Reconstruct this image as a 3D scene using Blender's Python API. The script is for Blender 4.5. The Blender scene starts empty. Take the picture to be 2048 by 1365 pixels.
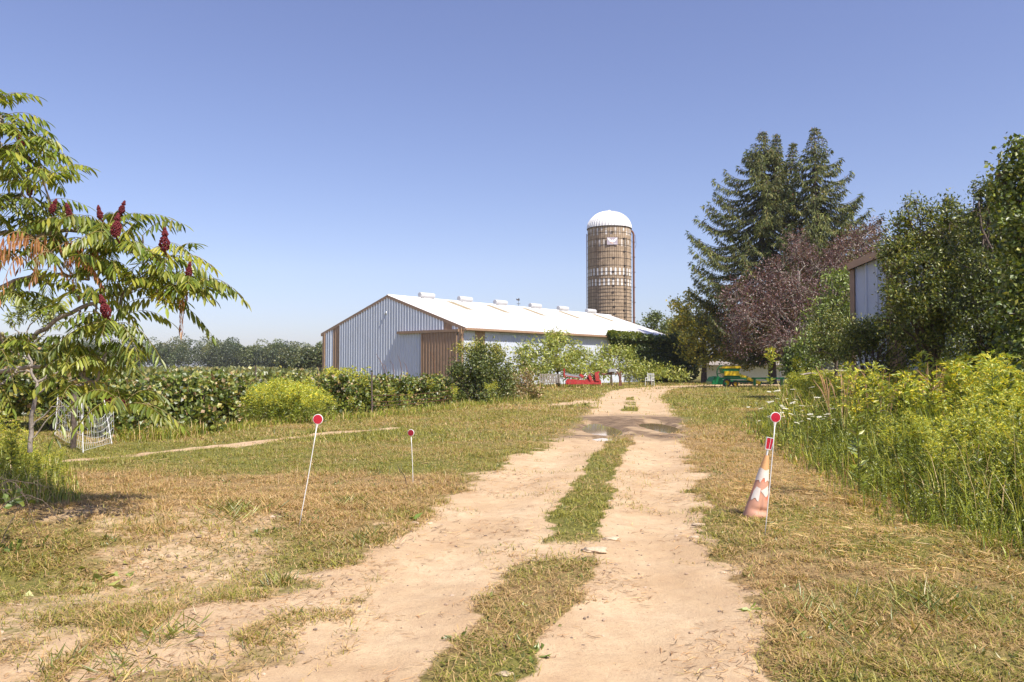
import bpy, math, random
import numpy as np
from math import radians, sin, cos, pi, sqrt, atan2
from mathutils import Vector

random.seed(7)
rng = np.random.default_rng(7)
S = bpy.context.scene
COL = S.collection

# ------------------------------------------------------------------ camera, sky, sun, exposure
CAMH = 1.54
cam_d = bpy.data.cameras.new("camera")
cam_d.lens = 28.0
cam_d.sensor_width = 36.0
cam_d.clip_start = 0.05
cam_d.clip_end = 6000
cam = bpy.data.objects.new("camera", cam_d)
PITCH = math.atan(50.5 / 1593.0)
cam.location = (0, 0, CAMH)
cam.rotation_euler = (pi / 2 + PITCH, 0, 0)
COL.objects.link(cam)
S.camera = cam

SUN_EL = radians(53)
SUN_AZ = (0.703, -0.711)           # horizontal direction towards the sun (behind the camera, to the right)
world = bpy.data.worlds.new("World")
S.world = world
world.use_nodes = True
wn = world.node_tree
bg = wn.nodes["Background"]
sky = wn.nodes.new("ShaderNodeTexSky")
sky.sky_type = 'NISHITA'
sky.sun_disc = False
sky.sun_elevation = SUN_EL
sky.sun_rotation = atan2(SUN_AZ[0], SUN_AZ[1])
sky.altitude = 0
sky.air_density = 1.0
sky.dust_density = .6
sky.ozone_density = 3.5
hs = wn.nodes.new("ShaderNodeMixRGB")
hs.blend_type = 'MULTIPLY'
hs.inputs[0].default_value = 1.0
_g = wn.nodes.new("ShaderNodeTexCoord"); _sp = wn.nodes.new("ShaderNodeSeparateXYZ"); _rp = wn.nodes.new("ShaderNodeValToRGB")
wn.links.new(_g.outputs["Generated"], _sp.inputs[0]); wn.links.new(_sp.outputs[2], _rp.inputs[0]); wn.links.new(_rp.outputs[0], hs.inputs[2])
_rp.color_ramp.elements[0].position = 0.0; _rp.color_ramp.elements[0].color = (.82, .79, .98, 1)
_rp.color_ramp.elements[1].position = .5; _rp.color_ramp.elements[1].color = (1.32, 1.04, 1.16, 1)
_e = _rp.color_ramp.elements.new(.12); _e.color = (1.16, .98, 1.06, 1)
wn.links.new(sky.outputs[0], hs.inputs[1])
wn.links.new(hs.outputs[0], bg.inputs[0])
bg.inputs[1].default_value = 0.104

sun_d = bpy.data.lights.new("sun", 'SUN')
sun_d.energy = 5.0
sun_d.angle = radians(0.53)
sun_d.color = (1.0, 0.93, 0.82)
sun = bpy.data.objects.new("sun", sun_d)
_s = Vector((SUN_AZ[0] * cos(SUN_EL), SUN_AZ[1] * cos(SUN_EL), sin(SUN_EL)))
sun.rotation_euler = _s.to_track_quat('Z', 'Y').to_euler()
sun.location = (20, -20, 40)
COL.objects.link(sun)

S.view_settings.view_transform = 'Standard'
S.view_settings.look = 'None'
S.view_settings.exposure = 0.52
S.view_settings.gamma = 1
S.view_settings.use_curve_mapping = False
S.render.engine = 'CYCLES'
cy = S.cycles
cy.max_bounces = 6
cy.diffuse_bounces = 3
cy.glossy_bounces = 3
cy.transmission_bounces = 3
cy.transparent_max_bounces = 8
cy.use_denoising = True
cy.use_adaptive_sampling = True
cy.adaptive_threshold = 0.015
cy.sample_clamp_indirect = 6

F = 1593.0


def W(px, py, Y):
    """world point seen at photo pixel (px,py) at world depth Y"""
    x = (px - 1024) / F
    z = (682.5 - py) / F
    cp, sp = cos(PITCH), sin(PITCH)
    dy = cp - z * sp
    dz = sp + z * cp
    k = Y / dy
    return np.array([x * k, Y, CAMH + dz * k])


def G(px, py):
    """flat ground point under photo pixel"""
    x = (px - 1024) / F
    z = (682.5 - py) / F
    cp, sp = cos(PITCH), sin(PITCH)
    dy = cp - z * sp
    dz = sp + z * cp
    k = -CAMH / dz
    return np.array([x * k, dy * k])


def PF(px, py, Y, r, sz=1.0):
    return (W(px, py, Y), r * Y / F, sz)


# ------------------------------------------------------------------ noise in numpy
def _h(ix, iy, seed):
    with np.errstate(over='ignore'):
        h = (ix.astype(np.uint64) * np.uint64(374761393) + iy.astype(np.uint64) * np.uint64(668265263) + np.uint64(seed * 1442695041 + 12345))
        h &= np.uint64(0xffffffff)
        h = ((h ^ (h >> np.uint64(13))) * np.uint64(1274126177)) & np.uint64(0xffffffff)
        h = h ^ (h >> np.uint64(16))
    return h.astype(np.float64) / 4294967295.0


def vn(x, y, seed=0):
    x = np.asarray(x, float) + 5000.0
    y = np.asarray(y, float) + 5000.0
    xi = np.floor(x); yi = np.floor(y)
    fx = x - xi; fy = y - yi
    fx = fx * fx * (3 - 2 * fx); fy = fy * fy * (3 - 2 * fy)
    xi = xi.astype(np.int64); yi = yi.astype(np.int64)
    a = _h(xi, yi, seed); b = _h(xi + 1, yi, seed); c = _h(xi, yi + 1, seed); d = _h(xi + 1, yi + 1, seed)
    return (a * (1 - fx) + b * fx) * (1 - fy) + (c * (1 - fx) + d * fx) * fy


def fbm(x, y, seed=0, o=3):
    t = 0; a = 1; s = 0
    for i in range(o):
        t = t + a * vn(np.asarray(x) * 2 ** i, np.asarray(y) * 2 ** i, seed + i * 17)
        s += a; a *= 0.5
    return t / s


def sst(e0, e1, x):
    t = np.clip((x - e0) / (e1 - e0), 0, 1)
    return t * t * (3 - 2 * t)


# ------------------------------------------------------------------ the track on the ground
TY = [1.0, 3.88, 5.25, 6.68, 9.19, 12.45, 16.7, 21.0, 28.2, 36.6, 44]
TL = [-1.0, -1.03, -1.13, -1.15, -.85, -.15, 1.0, 1.75, 2.76, 3.9, 5.2]
TSL = [-.75, -.42, -.25, .15, .56, 1.14, 2.02, 2.6, 3.9, 5.2, 6.6]
TSR = [-.45, -.05, .40, .70, 1.14, 1.70, 2.50, 3.1, 4.4, 5.6, 6.6]
TR = [.9, 1.12, 1.5, 1.72, 2.17, 2.82, 3.57, 4.45, 5.7, 6.9, 8.2]
ROADFAR = [(6.6, 43), (7.6, 48), (9.8, 55), (13.0, 61), (17.5, 65), (25, 68), (40, 70)]
SIDE1 = [tuple(G(1200, 800)), tuple(G(1150, 806)), tuple(G(1095, 811))]
SIDE2 = [tuple(G(p, q)) for p, q in ((170, 918), (300, 905), (440, 891), (540, 879), (640, 868), (700, 862), (790, 855))]


def polyd(x, y, pts):
    d = np.full(np.shape(x), 1e9)
    for (ax, ay), (bx, by) in zip(pts[:-1], pts[1:]):
        vx, vy = bx - ax, by - ay
        t = np.clip(((x - ax) * vx + (y - ay) * vy) / (vx * vx + vy * vy), 0, 1)
        d = np.minimum(d, np.hypot(x - ax - t * vx, y - ay - t * vy))
    return d


PUD = [(2.25, 20.1, .50, 2.3), (3.85, 20.6, .48, 1.9), (2.05, 17.3, .32, .6)]


def masks(x, y):
    """dirt (0-1), mud (0-1), green (0-1)"""
    x = np.asarray(x, float); y = np.asarray(y, float)
    j = (fbm(x * 1.3, y * 1.3, 3) - .5) * .75
    j2 = (fbm(x * 3.1, y * 3.1, 9, 2) - .5) * .45
    xl = np.interp(y, TY, TL); xr = np.interp(y, TY, TR)
    sl = np.interp(y, TY, TSL); sr = np.interp(y, TY, TSR)
    e = j + j2 + (fbm(x * 9, y * 9, 13, 2) - .5) * .40 * sst(25, 10, y)
    w = np.clip(.10 + .010 * y, .1, .4)
    road = sst(-w, w, x - xl + e * .8) * sst(-w, w, xr - x + e * .6)
    gaps = sst(.35, .55, fbm(x * .9 + 3, y * .45, 21, 2))
    gaps = np.where(y < 18, .72 + .28 * gaps, gaps)
    strip = sst(-.07, .07, x - sl + e * .35) * sst(-.07, .07, sr - x + e * .35) * gaps
    strip = strip * (1 - .9 * np.exp(-((y - 6.75 - (x - .4) * .25) / .28) ** 2))
    strip = strip * (1 - sst(17.5, 18.5, y) * sst(0, 1, 26.5 - y))
    strip = np.where(y > 40, 0, strip)
    dirt = road * (1 - strip) * (y < 45)
    dirt = np.maximum(dirt, sst(2.0, 1.5, polyd(x, y, ROADFAR) + e * .6))
    dirt = np.maximum(dirt, sst(.75, .35, polyd(x, y, SIDE1) + e * 1.2) * .9)
    dirt = np.maximum(dirt, sst(.40, .18, polyd(x, y, SIDE2) + (fbm(x * .8, y * .8, 31) - .42) * .9))
    # bare soil in the left foreground
    by_ = np.interp(x, [-4.5, -3.4, -2.4, -2.0, -1.5, -1.0], [3.6, 4.2, 4.9, 5.9, 6.5, 6.9])
    bare = sst(.35, -.35, y - by_ + e * 1.3) * sst(-.7, -1.1, x)
    bare = bare * (.45 + .55 * sst(.30, .48, fbm(x * 1.3, y * 1.9, 41)))
    soil2 = sst(.52, .66, fbm(x * .7, y * .9, 51)) * sst(12, 7, y) * .55
    dirt = np.maximum(dirt, bare)
    dirt = np.maximum(dirt, soil2 * sst(-1.2, -2.2, x))
    dirt = np.maximum(dirt, sst(.60, .72, fbm(x * .9, y * 1.1, 57)) * sst(8, 5, y) * .6 * sst(1.5, 2.2, x))
    mud = sst(16.4, 18.0, y + e * 1.5) * sst(26.8, 24.0, y + e * 1.5) * sst(-.35, .15, x - xl + .2) * sst(-.5, .1, xr - x + .3)
    mud = mud * (.35 + .65 * sst(.36, .50, fbm(x * 1.5, y * .8, 63)))
    g = .50 + (fbm(x * .35, y * .35, 61) - .5) * .9 + (fbm(x * 1.7, y * 1.7, 67, 2) - .5) * .5
    g = g + .30 * sst(10.8, 12.5, y) * sst(22, 17, y) * (x < 1.5)
    g = g - .33 * sst(7.2, 8.2, y) * sst(12.0, 10.6, y) * sst(0, -1.0, x)
    g = g - .32 * sst(7.5, 9, y) * sst(30, 17, y) * sst(2.0, 2.8, x)
    g = g + .16 * sst(17, 22, y)
    g = g + strip * .25
    g = g - .05 * sst(7, 5.5, y)
    return dirt, mud, np.clip(g, 0, 1), strip


def gz(x, y):
    x = np.asarray(x, float); y = np.asarray(y, float)
    far = 1 / (1 + (y / 60.0) ** 2)
    z = (fbm(x * .35, y * .35, 71) - .5) * .10 * far
    z = z + (fbm(x * 2.3, y * 2.3, 75, 3) - .5) * .045 * sst(40, 8, y) + (fbm(x * 7.5, y * 7.5, 77, 3) - .5) * .030 * sst(20, 8, y)
    xl = np.interp(y, TY, TL); xr = np.interp(y, TY, TR)
    sl = np.interp(y, TY, TSL); sr = np.interp(y, TY, TSR)
    lc, rc = (xl + sl) / 2, (xr + sr) / 2
    near = sst(46, 38, y)
    z = z - .055 * np.exp(-((x - lc) / .38) ** 2) * near - .055 * np.exp(-((x - rc) / .42) ** 2) * near
    inroad = sst(-.5, .3, x - xl) * sst(-.5, .3, xr - x) * near
    z = z * (1 - .3 * inroad)
    # low bank of lawn to the right of the bend, spoil ridge on the right foreground
    z = z + .22 * np.exp(-(((x - 14.5) / 5.5) ** 2 + ((y - 46) / 7.0) ** 2))
    z = z + .10 * np.exp(-(((x - 3.6) / 1.0) ** 2 + ((y - 6.7) / .5) ** 2))
    z = z + .13 * np.exp(-(((x + 4.0) / 1.8) ** 2 + ((y - 8.2) / 1.0) ** 2))
    z = z - .10 * np.exp(-(((x + 3.3) / 1.8) ** 2 + ((y - 5.9) / .5) ** 2))
    # the wet hollow
    wet = sst(15.5, 18, y) * sst(27, 24, y) * inroad
    z = z * (1 - .75 * wet) + .0 * wet
    for (cx, cy_, rx, ry) in PUD:
        q = ((x - cx) / rx) ** 2 + ((y - cy_) / ry) ** 2 + (fbm(x * 1.6, y * 1.0, 83) - .5) * 1.1
        z = z - .075 * sst(1.5, .35, q)
    return z


def gz1(x, y):
    return float(gz(np.array([x]), np.array([y]))[0])


# ------------------------------------------------------------------ geometry collector
class Geo:
    def __init__(s):
        s.V = []; s.F = []; s.C = []; s.n = 0

    def add(s, v, f, c=None):
        v = np.asarray(v, float).reshape(-1, 3)
        s.V.append(v)
        if isinstance(f, list) and f and not isinstance(f[0], (int,)):
            by = {}
            for q in f:
                by.setdefault(len(q), []).append(q)
            for k, a in by.items():
                s.F.append(np.array(a, int) + s.n)
        else:
            s.F.append(np.asarray(f, int) + s.n)
        if c is None:
            c = (1, 1, 1)
        c = np.asarray(c, float)
        if c.ndim == 1:
            c = np.tile(c, (len(v), 1))
        s.C.append(c)
        s.n += len(v)
        return s

    def box(s, c, size, ax=None, col=None, taper=1.0):
        """c centre, size full extents, ax = 3 axis vectors"""
        c = np.asarray(c, float)
        A = np.eye(3) if ax is None else np.asarray(ax, float)
        h = np.asarray(size, float) / 2
        v = []
        for sz in (-1, 1):
            t = taper if sz > 0 else 1
            for sx, sy in ((-1, -1), (1, -1), (1, 1), (-1, 1)):
                v.append(c + A[0] * sx * h[0] * t + A[1] * sy * h[1] * t + A[2] * sz * h[2])
        f = [(3, 2, 1, 0), (4, 5, 6, 7), (0, 1, 5, 4), (1, 2, 6, 5), (2, 3, 7, 6), (3, 0, 4, 7)]
        return s.add(v, f, col)

    def tube(s, pts, r, n=8, col=None, cap=True):
        P = np.asarray(pts, float)
        m = len(P)
        R = np.full(m, r) if np.isscalar(r) else np.asarray(r, float)
        T = np.gradient(P, axis=0)
        T /= np.linalg.norm(T, axis=1)[:, None] + 1e-12
        up = np.array([0, 0, 1.0]) if abs(T[0][2]) < .9 else np.array([1.0, 0, 0])
        a = np.linspace(0, 2 * pi, n, endpoint=False)
        V = []
        u = np.cross(T[0], up); u /= np.linalg.norm(u)
        for i in range(m):
            u = u - T[i] * np.dot(u, T[i]); u /= np.linalg.norm(u) + 1e-12
            w = np.cross(T[i], u)
            V.append(P[i] + R[i] * (np.cos(a)[:, None] * u + np.sin(a)[:, None] * w))
        V = np.concatenate(V)
        i = np.arange(m - 1)[:, None] * n; k = np.arange(n)[None]; k2 = (k + 1) % n
        Fq = np.stack([i + k, i + k2, i + n + k2, i + n + k], -1).reshape(-1, 4)
        s.add(V, Fq, col)
        if cap:
            s.F.append(np.array([list(range(n))[::-1]]) + s.n - len(V))
            s.F.append(np.array([list(range(n))]) + s.n - n)
        return s

    def lathe(s, prof, c, ax=None, n=24, col=None, ring=None):
        """prof list of (r,z); revolve about ax[2]"""
        c = np.asarray(c, float)
        A = np.eye(3) if ax is None else np.asarray(ax, float)
        a = np.linspace(0, 2 * pi, n, endpoint=False)
        V = []
        for r, z in prof:
            V.append(c + r * (np.cos(a)[:, None] * A[0] + np.sin(a)[:, None] * A[1]) + z * A[2])
        V = np.concatenate(V)
        m = len(prof)
        i = np.arange(m - 1)[:, None] * n; k = np.arange(n)[None]; k2 = (k + 1) % n
        Fq = np.stack([i + k, i + k2, i + n + k2, i + n + k], -1).reshape(-1, 4)
        return s.add(V, Fq, col)

    def prism(s, poly, c, ax, depth, col=None):
        """poly of (u,v) extruded along ax[2] by depth (centred)"""
        c = np.asarray(c, float); A = np.asarray(ax, float)
        n = len(poly)
        v = [c + A[0] * p[0] + A[1] * p[1] - A[2] * depth / 2 for p in poly] + [c + A[0] * p[0] + A[1] * p[1] + A[2] * depth / 2 for p in poly]
        f = [tuple(range(n))[::-1], tuple(range(n, 2 * n))] + [(i, (i + 1) % n, n + (i + 1) % n, n + i) for i in range(n)]
        return s.add(v, f, col)


def mesh_of(name, g, mat, off=(0, 0, 0), smooth=False):
    me = bpy.data.meshes.new(name)
    V = np.concatenate(g.V) - np.asarray(off, float)
    me.vertices.add(len(V))
    me.vertices.foreach_set("co", V.astype(np.float32).ravel())
    loops = np.concatenate([f.ravel() for f in g.F])
    tot = np.concatenate([np.full(len(f), f.shape[1]) for f in g.F])
    st = np.concatenate([[0], np.cumsum(tot)[:-1]])
    me.loops.add(len(loops))
    me.loops.foreach_set("vertex_index", loops.astype(np.int32))
    me.polygons.add(len(tot))
    me.polygons.foreach_set("loop_start", st.astype(np.int32))
    me.polygons.foreach_set("loop_total", tot.astype(np.int32))
    me.polygons.foreach_set("use_smooth", np.full(len(tot), smooth, dtype=bool))
    C = np.concatenate(g.C)
    at = me.color_attributes.new("col", 'FLOAT_COLOR', 'POINT')
    C4 = np.ones((len(C), 4), np.float32); C4[:, :3] = C
    at.data.foreach_set("color", C4.ravel())
    me.update(calc_edges=True)
    me.validate()
    if mat:
        me.materials.append(mat)
    return me


ROOT = {}


def tag(o, label=None, cat=None, group=None, kind=None):
    if label: o["label"] = label
    if cat: o["category"] = cat
    if group: o["group"] = group
    if kind: o["kind"] = kind
    return o


def thing(name, label, cat, loc, group=None):
    o = bpy.data.objects.new(name, None)
    o.empty_display_size = .2
    o.location = loc
    COL.objects.link(o)
    ROOT[o] = np.asarray(loc, float)
    return tag(o, label, cat, group)


def part(name, g, mat, parent=None, smooth=False, label=None):
    off = ROOT[parent] if parent is not None else (0, 0, 0)
    o = bpy.data.objects.new(name, mesh_of(name, g, mat, off, smooth))
    COL.objects.link(o)
    if parent is not None:
        o.parent = parent
    ROOT[o] = np.asarray(off, float)
    if label: o["label"] = label
    return o


def solo(name, g, mat, label, cat, group=None, smooth=False, loc=None):
    """a thing that is one mesh"""
    if loc is None:
        v = np.concatenate(g.V)
        loc = (v[:, 0].mean(), v[:, 1].mean(), v[:, 2].min())
    o = bpy.data.objects.new(name, mesh_of(name, g, mat, loc, smooth))
    o.location = loc
    COL.objects.link(o)
    ROOT[o] = np.asarray(loc, float)
    return tag(o, label, cat, group)


def struct(name, g, mat, smooth=False, kind='structure', label=None):
    o = bpy.data.objects.new(name, mesh_of(name, g, mat, (0, 0, 0), smooth))
    COL.objects.link(o)
    return tag(o, label, None, None, kind)


def dup(root, loc, rz=0, scale=1.0, label=None, group=None, tilt=(0, 0)):
    r = root.copy(); COL.objects.link(r)
    r.location = loc; r.rotation_euler = (tilt[0], tilt[1], rz); r.scale = (scale,) * 3
    if label: r["label"] = label
    if group: r["group"] = group
    for ch in list(root.children):
        c = ch.copy(); COL.objects.link(c); c.parent = r
        for g in ch.children:
            d = g.copy(); COL.objects.link(d); d.parent = c
    return r


# ------------------------------------------------------------------ materials
def mat_new(name):
    m = bpy.data.materials.new(name)
    m.use_nodes = True
    nt = m.node_tree
    return m, nt, nt.nodes["Principled BSDF"]


def pbr(name, col, rough=.6, metal=0.0, var=.15, scale=6.0, bump=0.0, bscale=30.0, dirt=None, dirt_amt=.4, dirt_scale=2.0, attr=False, spec=.5):
    m, nt, b = mat_new(name)
    N, L = nt.nodes, nt.links
    tc = N.new("ShaderNodeTexCoord")
    no = N.new("ShaderNodeTexNoise"); no.inputs["Scale"].default_value = scale; no.inputs["Detail"].default_value = 6
    L.new(tc.outputs["Object"], no.inputs["Vector"])
    mp = N.new("ShaderNodeMapRange")
    mp.inputs[1].default_value = .3; mp.inputs[2].default_value = .7
    mp.inputs[3].default_value = 1 - var; mp.inputs[4].default_value = 1 + var
    L.new(no.outputs[0], mp.inputs[0])
    mx = N.new("ShaderNodeMixRGB"); mx.blend_type = 'MULTIPLY'; mx.inputs[0].default_value = 1
    if attr:
        a = N.new("ShaderNodeAttribute"); a.attribute_name = "col"
        L.new(a.outputs["Color"], mx.inputs[1])
    else:
        mx.inputs[1].default_value = (*col, 1)
    L.new(mp.outputs[0], mx.inputs[2])
    out = mx.outputs[0]
    if dirt:
        n2 = N.new("ShaderNodeTexNoise"); n2.inputs["Scale"].default_value = dirt_scale; n2.inputs["Detail"].default_value = 8
        n2.inputs["Roughness"].default_value = .7
        L.new(tc.outputs["Object"], n2.inputs["Vector"])
        r = N.new("ShaderNodeMapRange"); r.inputs[1].default_value = .48; r.inputs[2].default_value = .72
        r.inputs[3].default_value = 0; r.inputs[4].default_value = dirt_amt
        L.new(n2.outputs[0], r.inputs[0])
        m2 = N.new("ShaderNodeMixRGB"); m2.inputs[2].default_value = (*dirt, 1)
        L.new(r.outputs[0], m2.inputs[0]); L.new(out, m2.inputs[1])
        out = m2.outputs[0]
    L.new(out, b.inputs["Base Color"])
    b.inputs["Roughness"].default_value = rough
    b.inputs["Metallic"].default_value = metal
    b.inputs["Specular IOR Level"].default_value = spec
    if bump:
        n3 = N.new("ShaderNodeTexNoise"); n3.inputs["Scale"].default_value = bscale; n3.inputs["Detail"].default_value = 5
        L.new(tc.outputs["Object"], n3.inputs["Vector"])
        bm = N.new("ShaderNodeBump"); bm.inputs["Strength"].default_value = bump; bm.inputs["Distance"].default_value = .02
        L.new(n3.outputs[0], bm.inputs["Height"]); L.new(bm.outputs[0], b.inputs["Normal"])
    return m


def leafmat(name, trans=.35, rough=.5, gloss=.06):
    m = bpy.data.materials.new(name); m.use_nodes = True
    nt = m.node_tree; N, L = nt.nodes, nt.links
    N.remove(N["Principled BSDF"])
    o = N["Material Output"]
    a = N.new("ShaderNodeAttribute"); a.attribute_name = "col"
    d = N.new("ShaderNodeBsdfDiffuse"); t = N.new("ShaderNodeBsdfTranslucent"); g = N.new("ShaderNodeBsdfGlossy")
    g.inputs["Roughness"].default_value = rough
    g.inputs["Color"].default_value = (1, 1, 1, 1)
    tint = N.new("ShaderNodeMixRGB"); tint.blend_type = 'MULTIPLY'; tint.inputs[0].default_value = 1
    tint.inputs[2].default_value = (1.25, 1.15, .55, 1)
    L.new(a.outputs["Color"], d.inputs["Color"])
    L.new(a.outputs["Color"], tint.inputs[1]); L.new(tint.outputs[0], t.inputs["Color"])
    m1 = N.new("ShaderNodeMixShader"); m1.inputs[0].default_value = trans
    L.new(d.outputs[0], m1.inputs[1]); L.new(t.outputs[0], m1.inputs[2])
    m2 = N.new("ShaderNodeMixShader"); m2.inputs[0].default_value = gloss
    L.new(m1.outputs[0], m2.inputs[1]); L.new(g.outputs[0], m2.inputs[2])
    L.new(m2.outputs[0], o.inputs["Surface"])
    return m


M = {}
M['leaf'] = leafmat("leaf", .32, .45, .05)
M['needle'] = leafmat("needle", .15, .6, .03)
M['grass'] = leafmat("grass_blade", .35, .5, .03)
M['bark'] = pbr("bark", (.12, .09, .07), .9, var=.35, scale=9, bump=.6, bscale=25)
M['greybark'] = pbr("grey_bark", (.30, .26, .22), .85, var=.3, scale=12, bump=.4, bscale=40)
M['white_metal'] = pbr("white_painted_steel", (.56, .61, .69), .42, var=.03, scale=1.2, dirt=(.55, .53, .48), dirt_amt=.18, dirt_scale=.8)
M['vent_metal'] = pbr("ventilator_steel", (.50, .50, .50), .5, var=.06)
M['roof_metal'] = pbr("white_roof_steel", (.74, .73, .72), .35, var=.03, scale=.8, dirt=(.62, .58, .52), dirt_amt=.15, dirt_scale=.5)
M['brown_metal'] = pbr("brown_painted_steel", (.33, .215, .135), .45, var=.12, scale=3, dirt=(.35, .26, .2), dirt_amt=.3)
M['rust'] = pbr("rusty_iron", (.17, .075, .045), .85, var=.4, scale=14, bump=.3)
M['conc'] = pbr("stave_concrete", (.4, .3, .2), .9, var=.16, scale=2.5, bump=.2, bscale=12, attr=True, dirt=(.2, .13, .08), dirt_amt=.35, dirt_scale=.6)
M['white_paint'] = pbr("white_paint", (.78, .78, .76), .4, var=.05)
M['red_reflect'] = None
M['red_paint'] = pbr("red_paint", (.42, .03, .03), .6, var=.3, scale=8, dirt=(.35, .16, .1), dirt_amt=.5, dirt_scale=5)
M['green_paint'] = pbr("green_paint", (.012, .19, .06), .35, var=.15, scale=6)
M['yellow_paint'] = pbr("yellow_paint", (.75, .5, .02), .4, var=.1, scale=6)
M['rubber'] = pbr("tyre_rubber", (.03, .03, .032), .8, var=.2, scale=20)
M['grey_wood'] = pbr("weathered_wood", (.30, .26, .22), .9, var=.35, scale=14, bump=.5)
M['steel'] = pbr("galvanised_steel", (.42, .44, .45), .45, metal=.6, var=.15, scale=10)
M['dark'] = pbr("dark_iron", (.05, .04, .035), .7, var=.3, scale=10)
M['tan'] = pbr("tan_translucent_panel", (.36, .30, .19), .5, var=.15, scale=3)
M['plain'] = pbr("painted_detail", (1, 1, 1), .6, var=.06, scale=20, attr=True)

# reflective red: fine hexagon-like cells
m, nt, b = mat_new("red_reflector")
tc = nt.nodes.new("ShaderNodeTexCoord"); vo = nt.nodes.new("ShaderNodeTexVoronoi"); vo.inputs["Scale"].default_value = 260
nt.links.new(tc.outputs["Object"], vo.inputs["Vector"])
cr = nt.nodes.new("ShaderNodeMixRGB"); cr.inputs[1].default_value = (.32, .006, .02, 1); cr.inputs[2].default_value = (.58, .02, .05, 1)
nt.links.new(vo.outputs["Color"], cr.inputs[0]); nt.links.new(cr.outputs[0], b.inputs["Base Color"])
b.inputs["Roughness"].default_value = .25
M['red_reflect'] = m
M['dark_reflect'] = pbr('dark_red_reflector', (.30, .012, .03), .3, var=.25, scale=200)


def ground_material():
    m, nt, b = mat_new("farm_ground")
    N, L = nt.nodes, nt.links
    tc = N.new("ShaderNodeTexCoord")
    at = N.new("ShaderNodeAttribute"); at.attribute_name = "col"
    sep = N.new("ShaderNodeSeparateColor"); L.new(at.outputs["Color"], sep.inputs[0])

    def noise(sc, det=6, rough=.6, vec=None):
        n = N.new("ShaderNodeTexNoise"); n.inputs["Scale"].default_value = sc; n.inputs["Detail"].default_value = det
        n.inputs["Roughness"].default_value = rough
        L.new(vec or tc.outputs["Object"], n.inputs["Vector"]); return n.outputs[0]

    def ramp(x, a, b_, lo=0, hi=1):
        r = N.new("ShaderNodeMapRange"); r.inputs[1].default_value = a; r.inputs[2].default_value = b_
        r.inputs[3].default_value = lo; r.inputs[4].default_value = hi
        L.new(x, r.inputs[0]); return r.outputs[0]

    def mix(f, a, c):
        x = N.new("ShaderNodeMixRGB")
        if isinstance(f, float): x.inputs[0].default_value = f
        else: L.new(f, x.inputs[0])
        for i, v in ((1, a), (2, c)):
            if isinstance(v, tuple): x.inputs[i].default_value = (*v, 1)
            else: L.new(v, x.inputs[i])
        return x.outputs[0]

    def math_(op, a, c):
        x = N.new("ShaderNodeMath"); x.operation = op
        for i, v in ((0, a), (1, c)):
            if isinstance(v, float): x.inputs[i].default_value = v
            else: L.new(v, x.inputs[i])
        return x.outputs[0]

    # dirt
    d1 = mix(ramp(noise(1.1), .35, .65), (.47, .325, .185), (.62, .465, .29))
    d2 = mix(ramp(noise(7, 8, .7), .42, .7, 0, .75), d1, (.44, .30, .18))
    st = N.new("ShaderNodeMapping"); st.inputs["Scale"].default_value = (9, 3, 9); L.new(tc.outputs["Object"], st.inputs[0])
    d3 = mix(ramp(noise(3, 8, .75, st.outputs[0]), .56, .72, 0, .55), d2, (.30, .19, .115))
    d3 = mix(ramp(noise(60, 3, .6), .60, .72, 0, .5), d3, (.24, .16, .10))
    # mud
    md = mix(ramp(noise(3.5, 6, .7), .4, .6), (.12, .078, .042), (.27, .185, .11))
    d4 = mix(sep.outputs[1], d3, md)
    # under grass: thatch
    g1 = mix(ramp(noise(22, 6, .7), .35, .65), (.18, .12, .05), (.36, .25, .115))
    g2 = mix(ramp(noise(35, 5, .7), .4, .62), (.10, .10, .02), (.22, .20, .05))
    gr = mix(ramp(math_('ADD', sep.outputs[2], math_('MULTIPLY', math_('SUBTRACT', noise(4, 6, .7), .5), 1.2)), .25, .75), g1, g2)
    f = ramp(math_('ADD', sep.outputs[0], math_('MULTIPLY', math_('SUBTRACT', noise(9, 7, .75), .5), .9)), .38, .62)
    col = mix(f, gr, d4)
    L.new(col, b.inputs["Base Color"])
    ro = ramp(sep.outputs[1], 0, 1, .95, .72)
    L.new(ro, b.inputs["Roughness"])
    b.inputs["Specular IOR Level"].default_value = .25
    bm = N.new("ShaderNodeBump"); bm.inputs["Strength"].default_value = .75; bm.inputs["Distance"].default_value = .03
    hgt = math_('ADD', math_('MULTIPLY', noise(11, 8, .75), .8), math_('MULTIPLY', noise(55, 5, .7), .35))
    L.new(hgt, bm.inputs["Height"]); L.new(bm.outputs[0], b.inputs["Normal"])
    return m


M['ground'] = ground_material()

m, nt, b = mat_new("muddy_water")
b.inputs["Base Color"].default_value = (.27, .19, .10, 1)
b.inputs["Roughness"].default_value = .04
b.inputs["Specular IOR Level"].default_value = .8
nn = nt.nodes.new("ShaderNodeTexNoise"); nn.inputs["Scale"].default_value = 4
bb = nt.nodes.new("ShaderNodeBump"); bb.inputs["Strength"].default_value = .05; bb.inputs["Distance"].default_value = .01
nt.links.new(nn.outputs[0], bb.inputs["Height"]); nt.links.new(bb.outputs[0], b.inputs["Normal"])
M['water'] = m

# ------------------------------------------------------------------ ground sheet
def axis(segs):
    out = [segs[0][0]]
    for a, b_, st in segs:
        n = max(1, int(round((b_ - a) / st)))
        out += list(np.linspace(a, b_, n + 1)[1:])
    return np.array(out)


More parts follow.
